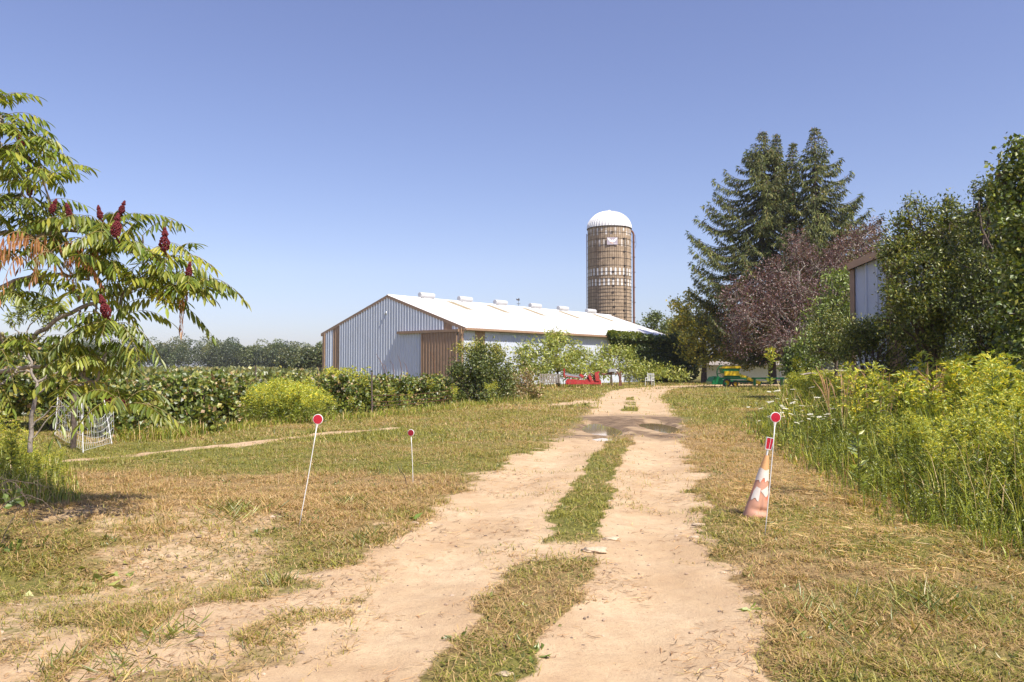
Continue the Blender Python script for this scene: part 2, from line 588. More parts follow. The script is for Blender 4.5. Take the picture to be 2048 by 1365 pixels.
gx = axis([(-3000, -600, 400), (-600, -100, 60), (-100, -30, 7), (-30, -9, .7), (-9, -5, .12), (-5, 6, .055), (6, 12, .15), (12, 30, .7), (30, 100, 7), (100, 600, 60), (600, 3000, 400)])
gy = axis([(-300, -20, 40), (-20, 0, 4), (0, 3, .3), (3, 10, .055), (10, 18, .08), (18, 27, .10), (27, 45, .3), (45, 90, .8), (90, 200, 9), (200, 600, 50), (600, 4000, 400)])
X, Yg = np.meshgrid(gx, gy)
xf, yf = X.ravel(), Yg.ravel()
dm, mm, gm, sm_ = masks(xf, yf)
fade = sst(110, 70, yf) * sst(60, 35, np.abs(xf))
Z = gz(xf, yf) * sst(200, 80, yf) * sst(90, 40, np.abs(xf))
nx, ny = len(gx), len(gy)
ii = (np.arange(ny - 1)[:, None] * nx + np.arange(nx - 1)[None]).ravel()
Fg = np.stack([ii, ii + 1, ii + nx + 1, ii + nx], -1)
gg = Geo(); gg.add(np.stack([xf, yf, Z], -1), Fg, np.stack([dm * fade, mm, gm], -1))
struct("ground", gg, M['ground'], smooth=True)

for k, (cx, cy_, rx, ry) in enumerate(PUD):
    g = Geo()
    a = np.linspace(0, 2 * pi, 40, endpoint=False)
    P = np.stack([cx + rx * 1.35 * np.cos(a), cy_ + ry * 1.3 * np.sin(a), np.full(40, -.052 + .001 * k)], -1)
    g.add(P, [tuple(range(40))])
    struct("puddle", g, M['water'])

# ------------------------------------------------------------------ foliage helpers
def unit(v):
    v = np.asarray(v, float)
    return v / (np.linalg.norm(v, axis=-1, keepdims=True) + 1e-12)


def rdir(n, zb=0.0, zs=1.0):
    v = rng.normal(size=(n, 3)); v = unit(v)
    v[:, 2] = v[:, 2] * zs + zb
    return unit(v)


FB = np.array((1.45, 1.32, 1.25))


def pal(n, colors, weights, jit=.2):
    c = np.asarray(colors, float)
    w = np.asarray(weights, float); w = w / w.sum()
    i = rng.choice(len(c), n, p=w)
    return c[i] * FB * (1 + rng.uniform(-jit, jit, (n, 1))) * (1 + rng.uniform(-.06, .06, (n, 3)))


def cards(g, P, D, L, Wd, C, fold=.12, mid=.45):
    """leaf-shaped folded quads; P base, D direction"""
    n = len(P)
    L = np.broadcast_to(L, (n,))[:, None]; Wd = np.broadcast_to(Wd, (n,))[:, None]
    r = unit(rng.normal(size=(n, 3)))
    Sd = unit(np.cross(D, r))
    Nn = np.cross(D, Sd)
    v = np.stack([P, P + D * L * mid + Sd * Wd * .5 + Nn * Wd * fold, P + D * L, P + D * L * mid - Sd * Wd * .5 + Nn * Wd * fold], 1)
    f = (np.arange(n)[:, None] * 4 + np.arange(4)[None])
    g.add(v.reshape(-1, 3), f, np.repeat(C, 4, 0))


def curve(a, b_, bow=(0, 0, 0), n=6, wob=0.0):
    a = np.asarray(a, float); b_ = np.asarray(b_, float)
    t = np.linspace(0, 1, n)[:, None]
    p = a * (1 - t) + b_ * t + np.asarray(bow) * (4 * t * (1 - t))
    if wob:
        w = rng.normal(size=(n, 3)) * wob
        w[0] = 0; w[-1] = 0
        p = p + w
    return p


def crown(gl, gw, fork, puffs, dens, ll, lw, colors, weights, twigs=10, zb=0.0, clus=9, cr=.16, wr=.05, jit=.2, shell=.45, twig_r=.012, limbs=True, wob=.25):
    """leaf clumps round twigs in every puff; limbs from fork to the puffs"""
    fork = np.asarray(fork, float)
    for (c, r, sz) in puffs:
        c = np.asarray(c, float)
        if limbs:
            d = np.linalg.norm(c - fork)
            gw.tube(curve(fork, c, (0, 0, .12 * d), 7, d * .02), np.linspace(wr, wr * .3, 7), 6, cap=False)
        for _ in range(twigs):
            u = rdir(1)[0] * np.array([1, 1, sz]) * r * random.uniform(.7, 1.12)
            gw.tube(curve(c, c + u, rng.normal(size=3) * r * .1, 5, r * .03), np.linspace(twig_r * 1.4, twig_r * .4, 5), 4, cap=False)
        n = int(dens * r * r * 12.6)
        m = max(4, n // clus)
        ns_ = 13
        sd_ = rdir(ns_) * r * rng.uniform(.5, .92, (ns_, 1))
        sr_ = r * rng.uniform(.22, .46, ns_)
        j_ = rng.integers(0, ns_, m)
        dd = rdir(m, .12)
        rad = sr_[j_] * (1 - shell * rng.random(m) ** 1.6) * (1 + wob * rng.normal(size=m) * .5)
        K = c + (sd_[j_] + dd * rad[:, None]) * np.array([1, 1, sz])
        P = np.repeat(K, clus, 0) + rng.normal(size=(m * clus, 3)) * cr
        D = unit(np.repeat(dd, clus, 0) * .6 + rdir(m * clus) + np.array([0, 0, zb]))
        C = pal(m * clus, colors, weights, jit)
        C = C * np.repeat(rng.uniform(.8, 1.2, (m, 1)), clus, 0)
        sc = rng.uniform(.7, 1.25, m * clus)
        ok = P[:, 2] > .03
        cards(gl, P[ok], D[ok], (ll * sc)[ok], (lw * sc)[ok], C[ok])


def tree(name, label, cat, base, puffs, trunk=.12, fork_h=.3, group=None, lean=(0, 0), bark='bark', leaf='leaf', dens=200, ll=.1, lw=.05,
         colors=((.06, .1, .02),), weights=(1,), trunks=1, leader=True, shoots=(), **kw):
    bx, by = base
    z0 = gz1(bx, by) - .03
    t = thing(name, label, cat, (bx, by, z0), group)
    gl, gw = Geo(), Geo()
    top = max(p[0][2] for p in puffs)
    fork = np.array([bx + lean[0], by + lean[1], max(.15, top * fork_h)])
    for k in range(trunks):
        b0 = np.array([bx + (random.uniform(-.3, .3) * (k > 0)), by + (random.uniform(-.3, .3) * (k > 0)), z0 - .1])
        gw.tube(curve(b0, fork, (lean[0] * .2, 0, 0), 7, trunk * .12), np.linspace(trunk * 1.25, trunk * .75, 7), 9, cap=False)
    # leader to the top
    c = np.mean([p[0] for p in puffs], 0)
    if leader: gw.tube(curve(fork, (c[0], c[1], top), (0, 0, 0), 6, trunk * .3), np.linspace(trunk * .8, trunk * .15, 6), 7, cap=False)
    crown(gl, gw, fork, puffs, dens, ll, lw, colors, weights, **{'wr': trunk * .5, **kw})
    for (px_, py_, D2, ln) in shoots:
        p1 = W(px_, py_, D2); p0 = W(px_ + random.uniform(-8, 8), py_ + ln, D2)
        P = curve(p0, p1, rng.normal(size=3) * .04, 9)
        gw.tube(P, np.linspace(.012, .003, 9), 4, cap=False)
        m = int(np.linalg.norm(p1 - p0) * 60)
        u = rng.random(m)
        B = np.stack([np.interp(u, np.linspace(0, 1, 9), P[:, q]) for q in range(3)], -1) + rng.normal(size=(m, 3)) * (.10 * (1 - u[:, None]) + .015)
        cards(gl, B, unit(rdir(m) + np.array([0, 0, .7])), ll * .85, lw * .85, pal(m, colors, weights, .2))
    part("trunk", gw, M[bark], t, smooth=True)
    part("crown", gl, M[leaf], t)
    return t


# palettes
OLIVE = ((.085, .115, .025), (.12, .15, .035), (.055, .08, .02), (.20, .21, .06), (.17, .12, .05))
OLW = (4, 3, 3, 1.5, .6)
GRAPE = ((.08, .125, .022), (.14, .185, .03), (.24, .24, .055), (.26, .19, .09), (.36, .30, .20), (.04, .06, .015))
GRW = (4, 3.4, 1.6, .8, .18, 2.4)

# ------------------------------------------------------------------ pole barns
GV = np.array([-.771, .637, 0]); UV = np.array([.637, .771, 0]); ZV = np.array([0, 0, 1.0])


def ribpanel(g, o, S_, T_, N_, s0, s1, t0, t1, pitch=.305, h=.032, phase=0.0):
    """sheet in S_ x T_ with trapezoid ribs running along T_; t1/t0 may be functions of s"""
    pts = [(s0, 0.0)]
    k = math.ceil((s0 - phase) / pitch)
    while phase + k * pitch < s1:
        c = phase + k * pitch
        for ds, hh in ((-.05, 0), (-.022, h), (.022, h), (.05, 0)):
            if s0 < c + ds < s1:
                pts.append((c + ds, hh))
        k += 1
    pts.append((s1, 0.0))
    f0 = t0 if callable(t0) else (lambda s: t0)
    f1 = t1 if callable(t1) else (lambda s: t1)
    V = []
    for s, hh in pts:
        for tt in (f0(s), f1(s)):
            V.append(np.asarray(o) + S_ * s + T_ * tt + N_ * hh)
    n = len(pts)
    F_ = [(2 * i, 2 * i + 2, 2 * i + 3, 2 * i + 1) for i in range(n - 1)]
    g.add(V, F_)


BW, BL, BE, BR = 15.8, 32.0, 4.3, 2.65
OV = .45
R0 = np.array([-3.67, 57.3, 0.0])
NG = -UV           # outward normal of the gable facing the camera
NS = -GV           # outward normal of the long wall
barn = thing("pole_barn", "long white ribbed steel barn with brown trim and six round ridge ventilators", "barn", tuple(R0))


def rk(s):
    return BE + BR * (1 - abs(s - BW / 2) / (BW / 2))


w = Geo()
for a, b_ in ((1.25 * 0 + .12, .9), (1.75, BW - 2.0), (BW - 1.15, BW - .12)):
    ribpanel(w, R0, GV, ZV, NG, a, b_, .05, lambda s: rk(s) - .02, .305, .06)
part("gable_wall", w, M['white_metal'], barn)
w = Geo()
ribpanel(w, R0, GV, ZV, NG, .9, 1.75, .05, lambda s: rk(s) - .02)
part("brown_stripe", w, M['brown_metal'], barn)
w = Geo()
ribpanel(w, R0, GV, ZV, NG, BW - 2.0, BW - 1.15, .05, lambda s: rk(s) - .02)
part("brown_stripe", w, M['brown_metal'], barn)
w = Geo()
ribpanel(w, R0, UV, ZV, NS, .12, 1.5, .05, BE); ribpanel(w, R0, UV, ZV, NS, 2.6, BL - .1, .05, BE)
part("side_wall", w, M['white_metal'], barn)
w = Geo()
ribpanel(w, R0, UV, ZV, NS, 1.5, 2.6, .05, BE)
part("brown_stripe", w, M['brown_metal'], barn)
w = Geo()
o = R0 + GV * BW
ribpanel(w, o, UV, ZV, GV, .1, BL - .1, .05, BE)
ribpanel(w, R0 + UV * BL, GV, ZV, UV, .1, BW - .1, .05, lambda s: rk(s) - .02)
part("rear_wall", w, M['white_metal'], barn)
for o, top in ((R0, BE), (R0 + GV * BW, BE), (R0 + UV * BL, BE), (R0 + GV * BW + UV * BL, BE)):
    w = Geo()
    w.box(o + ZV * top / 2, (.26, .26, top), (GV, UV, ZV))
    part("corner_trim", w, M['brown_metal'], barn)
# roof
sl = math.hypot(BW / 2 + OV, BR * (BW / 2 + OV) / (BW / 2))
drop = BR / (BW / 2)
for side in (1, -1):
    ridge = R0 + GV * BW / 2 + ZV * (BE + BR + .16)
    down = unit(-GV * side - ZV * drop)
    nrm = unit(-GV * side * drop + ZV)
    g = Geo()
    ribpanel(g, ridge - UV * .03, UV, down, nrm, 0, BL + .2, 0, sl, .305, .03)
    part("roof", g, M['roof_metal'], barn)
    g = Geo()   # fascia, eave and rake boards
    for e in (-.03, BL + .2):
        g.box(ridge + UV * e + down * sl / 2 - nrm * .10, (.04, sl, .24), (UV, down, nrm))
    g.box(ridge + UV * BL / 2 + down * (sl - .02) - ZV * .12, (BL + .12, .05, .22), (UV, GV, ZV))
    part("fascia", g, M['brown_metal'], barn)
    if side == 1:
        g = Geo()
        g.box(ridge + UV * BL / 2 + down * (sl + .06) - ZV * .10, (BL + .1, .12, .10), (UV, GV, ZV))
        for e, zz in ((-.12, BE),):
            p0 = R0 + UV * e + down * (0) + NS * .42 + ZV * (BE - .1)
            g.tube([p0, p0 - NS * .1 - ZV * .15, R0 + NS * .2 + UV * e - ZV * -(BE - .6), R0 + NS * .2 + UV * e + ZV * .1], .05, 8)
        part("gutter", g, M['brown_metal'], barn)
        g = Geo()   # soffit under the overhang, so that it has a closed underside
        g.box(ridge + UV * BL / 2 + down * (sl - OV / 2) - nrm * .22, (BL, OV, .02), (UV, down, nrm))
        part("soffit", g, M['white_metal'], barn)
        for px in (884, 961, 1036, 1111, 1178):
            q = (px - 1024) / F
            m0 = R0 + GV * BW / 2
            t = (q * m0[1] - m0[0]) / (UV[0] - UV[1] * q)
            g = Geo()
            ribpanel(g, ridge + nrm * .006, UV, down, nrm, t, t + .92, .25, 2.9, .305, .03, phase=.305 - .35)
            part("skylight_panel", g, M['tan'], barn)
g = Geo()
g.tube([R0 + GV * BW / 2 + ZV * (BE + BR + .16) - UV * .04, R0 + GV * BW / 2 + ZV * (BE + BR + .16) + UV * (BL + .35)], .09, 6)
part("ridge_cap", g, M['roof_metal'], barn)
m0 = R0 + GV * BW / 2 + ZV * (BE + BR)
for px in (853, 930, 1001, 1070.5, 1126, 1182):
    q = (px - 1024) / F
    t = (q * m0[1] - m0[0]) / (UV[0] - UV[1] * q)
    c = m0 + UV * t + ZV * .43
    A = (GV, ZV, UV)
    g = Geo()
    L_ = .80
    g.lathe([(0.001, -L_), (.20, -L_), (.225, -L_ + .02), (.225, -.3), (.23, -.29), (.23, .29), (.225, .3), (.225, L_ - .02), (.20, L_), (.001, L_)], c, A, 20)
    v = part("ridge_ventilator", g, M['vent_metal'], barn)
    g = Geo(); g.box(c - ZV * .28, (.26, .9, .20), (GV, UV, ZV))
    b1 = part("base", g, M['vent_metal'], v)
# sliding door and its rail
g = Geo()
g.box(R0 + GV * 3.3 + NG * .14 + ZV * 4.12, (6.5, .24, .20), (GV, NG, ZV))
part("door_rail", g, M['brown_metal'], barn)
g = Geo()
ribpanel(g, R0 + NG * .16, GV, ZV, NG, .35, 3.85, .08, 4.0, .305, .055)
door = part("sliding_door", g, M['brown_metal'], barn)
g = Geo()
g.box(R0 + GV * 3.86 + NG * .18 + ZV * 2.03, (.12, .09, 3.9), (GV, NG, ZV))
g.box(R0 + GV * .30 + NG * .18 + ZV * 2.03, (.12, .09, 3.9), (GV, NG, ZV))
g.box(R0 + GV * 2.08 + NG * .18 + ZV * .14, (3.42, .085, .14), (GV, NG, ZV))
part("door_frame", g, M['brown_metal'], door)
# yard light under the gable peak
g = Geo()
lc = R0 + GV * (BW / 2 + .1) + NG * .05 + ZV * 5.6
g.lathe([(.001, .24), (.06, .23), (.09, .17), (.10, .08), (.07, .0), (.04, -.03)], lc, (GV, UV, ZV), 16)
g.tube([lc + ZV * .35 - NG * .06, lc + ZV * .22], .02, 6)
part("yard_light", g, M['steel'], barn)

# weather vane
q = (1037 - 1024) / F
t = (q * m0[1] - m0[0]) / (UV[0] - UV[1] * q)
c = m0 + UV * t + ZV * .15
wv = thing("weather_vane", "tiny dark weather vane standing on the barn ridge between the ventilators", "weather vane", tuple(c))
g = Geo()
g.tube([c, c + ZV * .75], .018, 6)
for a in (UV, GV):
    g.tube([c - a * .22 + ZV * .32, c + a * .22 + ZV * .32], .015, 5)
part("mast", g, M['dark'], wv)
g = Geo()
A = (UV, ZV, GV)
g.prism([(-.30, 0), (-.34, .14), (-.22, .10), (-.05, .08), (.02, .2), (.10, .22), (.12, .10), (.22, .03), (.1, -.03), (-.1, -.04)], c + ZV * .66, A, .02)
part("rooster", g, M['dark'], wv)

# ------------------------------------------------------------------ second steel building behind the grove
C0 = np.array([10.25, 24.0, 0.0])
b2 = thing("steel_shed", "white ribbed steel building with brown corner post half hidden behind the grove at right", "shed", tuple(C0))
GD = -GV       # towards the right and the camera
SW, SE, SR = 12.0, 4.45, 2.1


def rk2(s):
    return SE + SR * (1 - abs(s - SW / 2) / (SW / 2))


g = Geo()
ribpanel(g, C0, GD, ZV, NG, .11, .98, .05, lambda s: rk2(s), .305, .05, .12)
ribpanel(g, C0, GD, ZV, NG, 1.5, SW - .1, .05, lambda s: rk2(s), .305, .05)
ribpanel(g, C0, UV, ZV, GV, .1, 16, .05, SE, .305, .03)
ribpanel(g, C0 + GD * SW, UV, ZV, GD, .1, 16, .05, SE, .305, .03)
ribpanel(g, C0 + UV * 16, GD, ZV, UV, 0, SW, .05, lambda s: rk2(s), .305, .03)
part("wall", g, M['white_metal'], b2)
g = Geo(); g.box(C0 + GD * .05 + NG * .03 + ZV * SE / 2, (.13, .15, SE), (GD, UV, ZV))
part("corner_trim", g, M['brown_metal'], b2)
g = Geo(); ribpanel(g, C0, GD, ZV, NG, .98, 1.5, .05, lambda s: rk2(s), .305, .03)
part("brown_stripe", g, M['brown_metal'], b2)
s2 = math.hypot(SW / 2 + .05, SR * (SW / 2 + .05) / (SW / 2))
for side in (1, -1):
    ridge = C0 + GD * SW / 2 + ZV * (SE + SR + .16)
    down = unit(-GD * side - ZV * SR / (SW / 2)); nrm = unit(-GD * side * SR / (SW / 2) + ZV)
    g = Geo(); ribpanel(g, ridge - UV * .25, UV, down, nrm, 0, 16.5, 0, s2)
    part("roof", g, M['roof_metal'], b2)
    g = Geo(); g.box(ridge - UV * .25 + down * s2 / 2 - nrm * .07, (.05, s2, .2), (UV, down, nrm))
    g.box(ridge + UV * 8 + down * (s2 - .02) - ZV * .10, (16.3, .05, .2), (UV, GV, ZV))
    part("fascia", g, M['brown_metal'], b2)

# ------------------------------------------------------------------ silo
SY = 100.0
SX = (1219.5 - 1024) / F * SY
SRAD = 2.73


def sz(y):
    return CAMH + (733 - y) * SY / F


def vy(v):
    return 390 + v / 5.055


silo = thing("silo", "tall tan concrete stave silo with white ribbed dome and rows of white patches", "silo", (SX, SY, 0))
NS_ = 60
hoopz = [sz(vy(v)) for v in (343, 405, 465, 530, 595, 660, 733, 797, 832, 865, 900, 935, 968, 1001, 1038, 1073, 1107, 1143, 1178, 1212)]
while hoopz[-1] > .8:
    hoopz.append(hoopz[-1] - .42)
ztop = sz(vy(343))
rows = [(sz(vy(430)), sz(vy(360)), 0, .55), (sz(vy(545)), sz(vy(478)), 1, .5), (sz(vy(832)), sz(vy(760)), 0, 1), (sz(vy(937)), sz(vy(865)), 1, 1)]
zs = {0.0, ztop}
for r_ in rows:
    zs.add(r_[0]); zs.add(r_[1])
z_ = 0.0
while z_ < ztop - .5:
    zs.add(round(z_, 3)); z_ += .76
zs = sorted(zs)
zz = [zs[0]]
for z_ in zs[1:]:
    if z_ - zz[-1] > .2 or any(abs(z_ - r_[k]) < 1e-6 for r_ in rows for k in (0, 1)) or z_ == ztop:
        zz.append(z_)
g = Geo()
srnd = random.Random(3)
tone = [srnd.uniform(.82, 1.15) for _ in range(NS_)]
for i in range(NS_):
    a0 = 2 * pi * i / NS_; a1 = 2 * pi * (i + 1) / NS_
    da = .11 * (a1 - a0)
    for z0, z1 in zip(zz[:-1], zz[1:]):
        k = tone[i] * srnd.uniform(.86, 1.14)
        col = np.array((.37, .28, .19)) * k
        for (ra, rb, par, op) in rows:
            if z0 >= ra - 1e-6 and z1 <= rb + 1e-6 and (i + par) % 2 == 0:
                wsh = op if op == 1 else (op * srnd.choice([.15, .5, .9, 1.2]))
                wsh = min(1, wsh)
                col = col * (1 - wsh) + np.array((.82, .80, .76)) * wsh
        q = lambda a, r, z: (SX + r * cos(a), SY + r * sin(a), z)
        g.add([q(a0 + da, SRAD, z0), q(a1 - da, SRAD, z0), q(a1 - da, SRAD, z1), q(a0 + da, SRAD, z1)], [(0, 1, 2, 3)], col)
        dk = np.array((.13, .085, .055))
        g.add([q(a1 - da, SRAD, z0), q(a1 + da, SRAD, z0), q(a1 + da, SRAD, z1), q(a1 - da, SRAD, z1)], [(0, 1, 2, 3)], dk)
        g.add([q(a0, SRAD - .01, z1 - .012), q(a1, SRAD - .01, z1 - .012), q(a1, SRAD + .006, z1 + .012), q(a0, SRAD + .006, z1 + .012)], [(0, 1, 2, 3)], dk * 1.3)
part("wall", g, M['conc'], silo)
for k, z_ in enumerate(hoopz):
    g = Geo()
    a = np.linspace(0, 2 * pi, 61)
    g.tube(np.stack([SX + (SRAD + .022) * np.cos(a), SY + (SRAD + .022) * np.sin(a), np.full(61, z_)], -1), .020, 5, cap=False)
    al = -pi / 2 + (.06 if k % 2 else .62) + srnd.uniform(-.05, .05)
    g.box((SX + (SRAD + .06) * cos(al), SY + (SRAD + .06) * sin(al), z_), (.28, .1, .12), ((-sin(al), cos(al), 0), (cos(al), sin(al), 0), (0, 0, 1)))
    part("hoop", g, M['dark'], silo)
g = Geo()
hd = sz(421.5) - ztop
nb = 48
prof = [(cos(t), sin(t)) for t in np.linspace(0, pi / 2, 12)]
for i in range(nb):
    a0, a1 = 2 * pi * i / nb, 2 * pi * (i + 1) / nb
    rows_ = []
    for (c_, s_) in prof:
        r_ = (SRAD + .06) * c_ + .001
        zz_ = ztop + hd * s_
        rows_.append([(SX + r_ * cos(a0), SY + r_ * sin(a0), zz_), (SX + (r_ + .0) * cos(a0 + .85 * (a1 - a0)), SY + r_ * sin(a0 + .85 * (a1 - a0)), zz_),
                      (SX + (r_ + .05 * c_) * cos(a0 + .92 * (a1 - a0)), SY + (r_ + .05 * c_) * sin(a0 + .92 * (a1 - a0)), zz_ + .03 * s_), (SX + r_ * cos(a1), SY + r_ * sin(a1), zz_)])
    V = np.array(rows_).reshape(-1, 3)
    n = len(prof)
    Fq = [(j * 4 + k, j * 4 + k + 1, j * 4 + 4 + k + 1, j * 4 + 4 + k) for j in range(n - 1) for k in range(3)]
    g.add(V, Fq)
g.lathe([(.28, -.06), (.2, .1), (.02, .16)], (SX, SY, ztop + hd), n=16)
part("dome", g, M['roof_metal'], silo)
g = Geo()
a = np.linspace(0, 2 * pi, 61)
g.tube(np.stack([SX + (SRAD + .06) * np.cos(a), SY + (SRAD + .06) * np.sin(a), np.full(61, ztop)], -1), .05, 5, cap=False)
part("dome_rim", g, M['dark'], silo)
# unloading chute down the face and the ladder
g = Geo()
for al in (-pi / 2 + .60, -pi / 2 + .70):
    p = np.array((SX + (SRAD + .12) * cos(al), SY + (SRAD + .12) * sin(al), 0))
    g.tube([p + ZV * 1, p + ZV * sz(vy(455))], .03, 6)
al0, al1 = -pi / 2 + .60, -pi / 2 + .70
z_ = 1.3
while z_ < sz(vy(470)):
    p = [np.array((SX + (SRAD + .12) * cos(x_), SY + (SRAD + .12) * sin(x_), z_)) for x_ in (al0, al1)]
    g.tube(p, .015, 4); z_ += .45
part("ladder", g, M['dark'], silo)
g = Geo()
for k in range(2):
    al = -pi / 2 + .02 + k * .0
p = np.array((SX - (SRAD + .12), SY, 0))
g.tube([p + ZV * .2, p + ZV * (ztop - .6)], .05, 6)
part("side_pipe", g, M['rust'], silo)
# filler pipe on the right with its goose neck
g = Geo()
pxr = SX + 48.8 * SY / F
P = [(pxr, SY, .1)] + [(pxr, SY, z_) for z_ in np.linspace(2, ztop - .75, 6)]
zb_ = ztop - .75
for t in np.linspace(.2, pi / 2, 7):
    P.append((pxr - .75 * (1 - cos(t)), SY, zb_ + .72 * sin(t)))
g.tube(P, .125, 10)
part("filler_pipe", g, M['rust'], silo)
g = Geo()
for z_ in np.arange(2, ztop - .5, 1.9):
    g.tube([(SX + SRAD, SY, z_), (pxr + .25, SY, z_)], .022, 5)
    g.tube([(pxr + .14, SY, z_), (pxr + .14, SY - .2, z_ - .1), (pxr, SY - .28, z_), (pxr - .14, SY, z_)], .02, 5)
g.tube([(pxr - .42, SY - .2, 1), (pxr - .42, SY - .2, ztop - .6)], .016, 4)
g.tube([(pxr + .2, SY, ztop - .7), (pxr + .32, SY, ztop - 1.9), (pxr + .2, SY, ztop - 2.4)], .016, 4)
part("pipe_bracket", g, M['dark'], silo)
# emblem panel: white spread wings on a grey lavender ground
ea = -pi / 2 + .0
ec = np.array((SX + .02, SY - SRAD - .09, sz(488.5)))
EA = (np.array([1.0, 0, 0]), ZV, np.array([0, -1.0, 0]))
g = Geo(); g.box(ec, (1.30, .90, .03), EA, (.42, .37, .42))
em = part("emblem_panel", g, M['plain'], silo)
g = Geo()
Wc = (.85, .83, .80)
eo = ec + EA[2] * .02
wing = [(.06, .00), (.12, .10), (.22, .20), (.36, .30), (.58, .40), (.60, .33), (.53, .22), (.50, .12), (.42, .04), (.36, -.04), (.28, -.10), (.20, -.12), (.10, -.14)]
g.prism(wing, eo, EA, .02, Wc)
g.prism([(-x_, y_) for x_, y_ in wing][::-1], eo, EA, .02, Wc)
g.prism([(-.10, -.18), (.10, -.18), (.11, .02), (.07, .12), (.05, .20), (0, .23), (-.05, .20), (-.07, .12), (-.11, .02)], eo + EA[2] * .004, EA, .02, (.80, .74, .70))
g.prism([(-.08, -.20), (.08, -.20), (.16, -.36), (.05, -.30), (0, -.38), (-.05, -.30), (-.16, -.36)], eo, EA, .02, (.75, .55, .45))
g.prism([(.12, -.34), (.50, -.34), (.50, -.29), (.12, -.29)], eo, EA, .02, Wc)
g.prism([(-.26, -.20), (-.16, -.24), (-.12, -.18), (-.22, -.12)], eo + EA[2] * .002, EA, .02, (.80, .45, .2))
part("bird_emblem", g, M['plain'], em)

# ------------------------------------------------------------------ driveway markers
def marker(base, head, label, rmat='red_reflect', rad=.046, flare=True, face=None):
    b0 = np.array([base[0], base[1], gz1(*base) - .02]); h0 = np.asarray(head, float)
    t = thing("driveway_marker", label, "marker", tuple(b0), "reflector markers along the track")
    ax = unit(h0 - b0)
    n = np.array([0.0, -1, 0]) if face is None else unit(face)
    n = unit(n - ax * np.dot(n, ax)); s_ = np.cross(ax, n)
    g = Geo(); g.tube(curve(b0, h0 - ax * rad * 1.3, s_ * .004, 6), .0042, 8)
    if flare:
        g.lathe([(.0045, -.07), (.006, -.045), (.014, -.01), (.018, .0)], h0 - ax * rad * .93, (s_, n * .5, ax), 12)
    part("rod", g, M['white_paint'], t, smooth=True)
    g = Geo(); A = (s_, ax, n)
    g.lathe([(.001, -.006), (rad, -.006), (rad + .002, -.003), (rad + .002, .006), (rad - .005, .008), (rad - .006, .003)], h0, A, 32)
    part("rim", g, M['white_paint'], t)
    g = Geo(); g.lathe([(rad - .0030, .0085), (.001, .0095)], h0, A, 32)
    part("reflector", g, M[rmat], t)
    return t


def mk(bpx, hpx):
    b0 = G(*bpx)
    h = W(hpx[0], hpx[1], b0[1])
    return (b0[0], b0[1]), h


b_, h_ = mk((597, 1062), (636, 839))
marker(b_, h_, "leaning white marker rod with red disc, tallest of the two left of the track")
b_, h_ = mk((826, 968), (822, 866))
marker(b_, h_, "short upright marker rod with a small dark red disc, left of the track", rmat='dark_reflect', rad=.043, flare=False, face=(-.25, -1, .1))
b_, h_ = mk((1529, 1078), (1551, 835))
marker(b_, h_, "white marker rod with red disc in front of the worn traffic cone", rad=.045)

# ------------------------------------------------------------------ worn cone
cb = G(1509, 1034)
cz = gz1(*cb) - .05
cone = thing("traffic_cone", "faded leaning orange traffic cone with torn white bands beside the track", "traffic cone", (cb[0], cb[1], cz))
tipc = W(1533.5, 911, cb[1])
b0 = np.array([cb[0], cb[1], cz])
axc = unit(tipc - b0); Lc = np.linalg.norm(tipc - b0)
s_ = unit(np.cross(axc, [0, -1, 0])) * -1; n_ = np.cross(axc, s_)
AC = (s_, n_, axc)


def conesurf(off, t0, t1, a0, a1, nt, na, jag=0.0, seed=0, col=None, colf=None, lo=None, hi=None):
    flo, fhi = lo, hi
    V = []; C = []
    for i in range(nt + 1):
        for j in range(na + 1):
            a = a0 + (a1 - a0) * j / na
            lo = t0 + (jag * (vn(j * .55 + seed, 3.3, seed) - .5) if jag else 0)
            hi = t1 + (jag * .5 * (vn(j * .45 + seed, 9.1, seed + 4) - .5) if jag else 0)
            if flo: lo, hi = flo(a), fhi(a)
            t = float(lo + (hi - lo) * i / nt)
            r = .128 * (1 - t) + .022 * t + off
            r *= 1 + .05 * (1 - t) * sin(2 * a + 1) + .10 * (1 - t) ** 2 * max(0, sin(a * 1.5 + 4 * t))
            dent = .022 * math.exp(-((t - .18) / .035) ** 2) * max(0, cos(a - 2.1)) + .016 * math.exp(-((a - 1.65) / .13) ** 2) * sst(.5, .2, t)
            r -= float(dent)
            V.append(b0 + (s_ * cos(a) + n_ * sin(a)) * r + axc * t * Lc)
            if colf: C.append(colf(t, a))
    F_ = [(i * (na + 1) + j, i * (na + 1) + j + 1, (i + 1) * (na + 1) + j + 1, (i + 1) * (na + 1) + j) for i in range(nt) for j in range(na)]
    g = Geo(); g.add(V, F_, np.array(C) if colf else col)
    return g


def cc(t, a):
    o1 = np.array((.66, .36, .15)); o2 = np.array((.56, .29, .19)); o3 = np.array((.36, .20, .13)); red = np.array((.75, .13, .05))
    f = float(sst(.75, .6, t)); c = o1 * (1 - f) + o2 * f
    f = float(sst(.22, .05, t + .12 * vn(a * 2, t * 9, 5))); c = c * (1 - f) + o3 * f
    for tt in (.66, .40):
        f = float(sst(.07, .03, abs(t - tt))) * .8 * float(sst(.35, .6, vn(a * 3 + 2, t * 7, 8))); c = c * (1 - f) + red * f
    return c


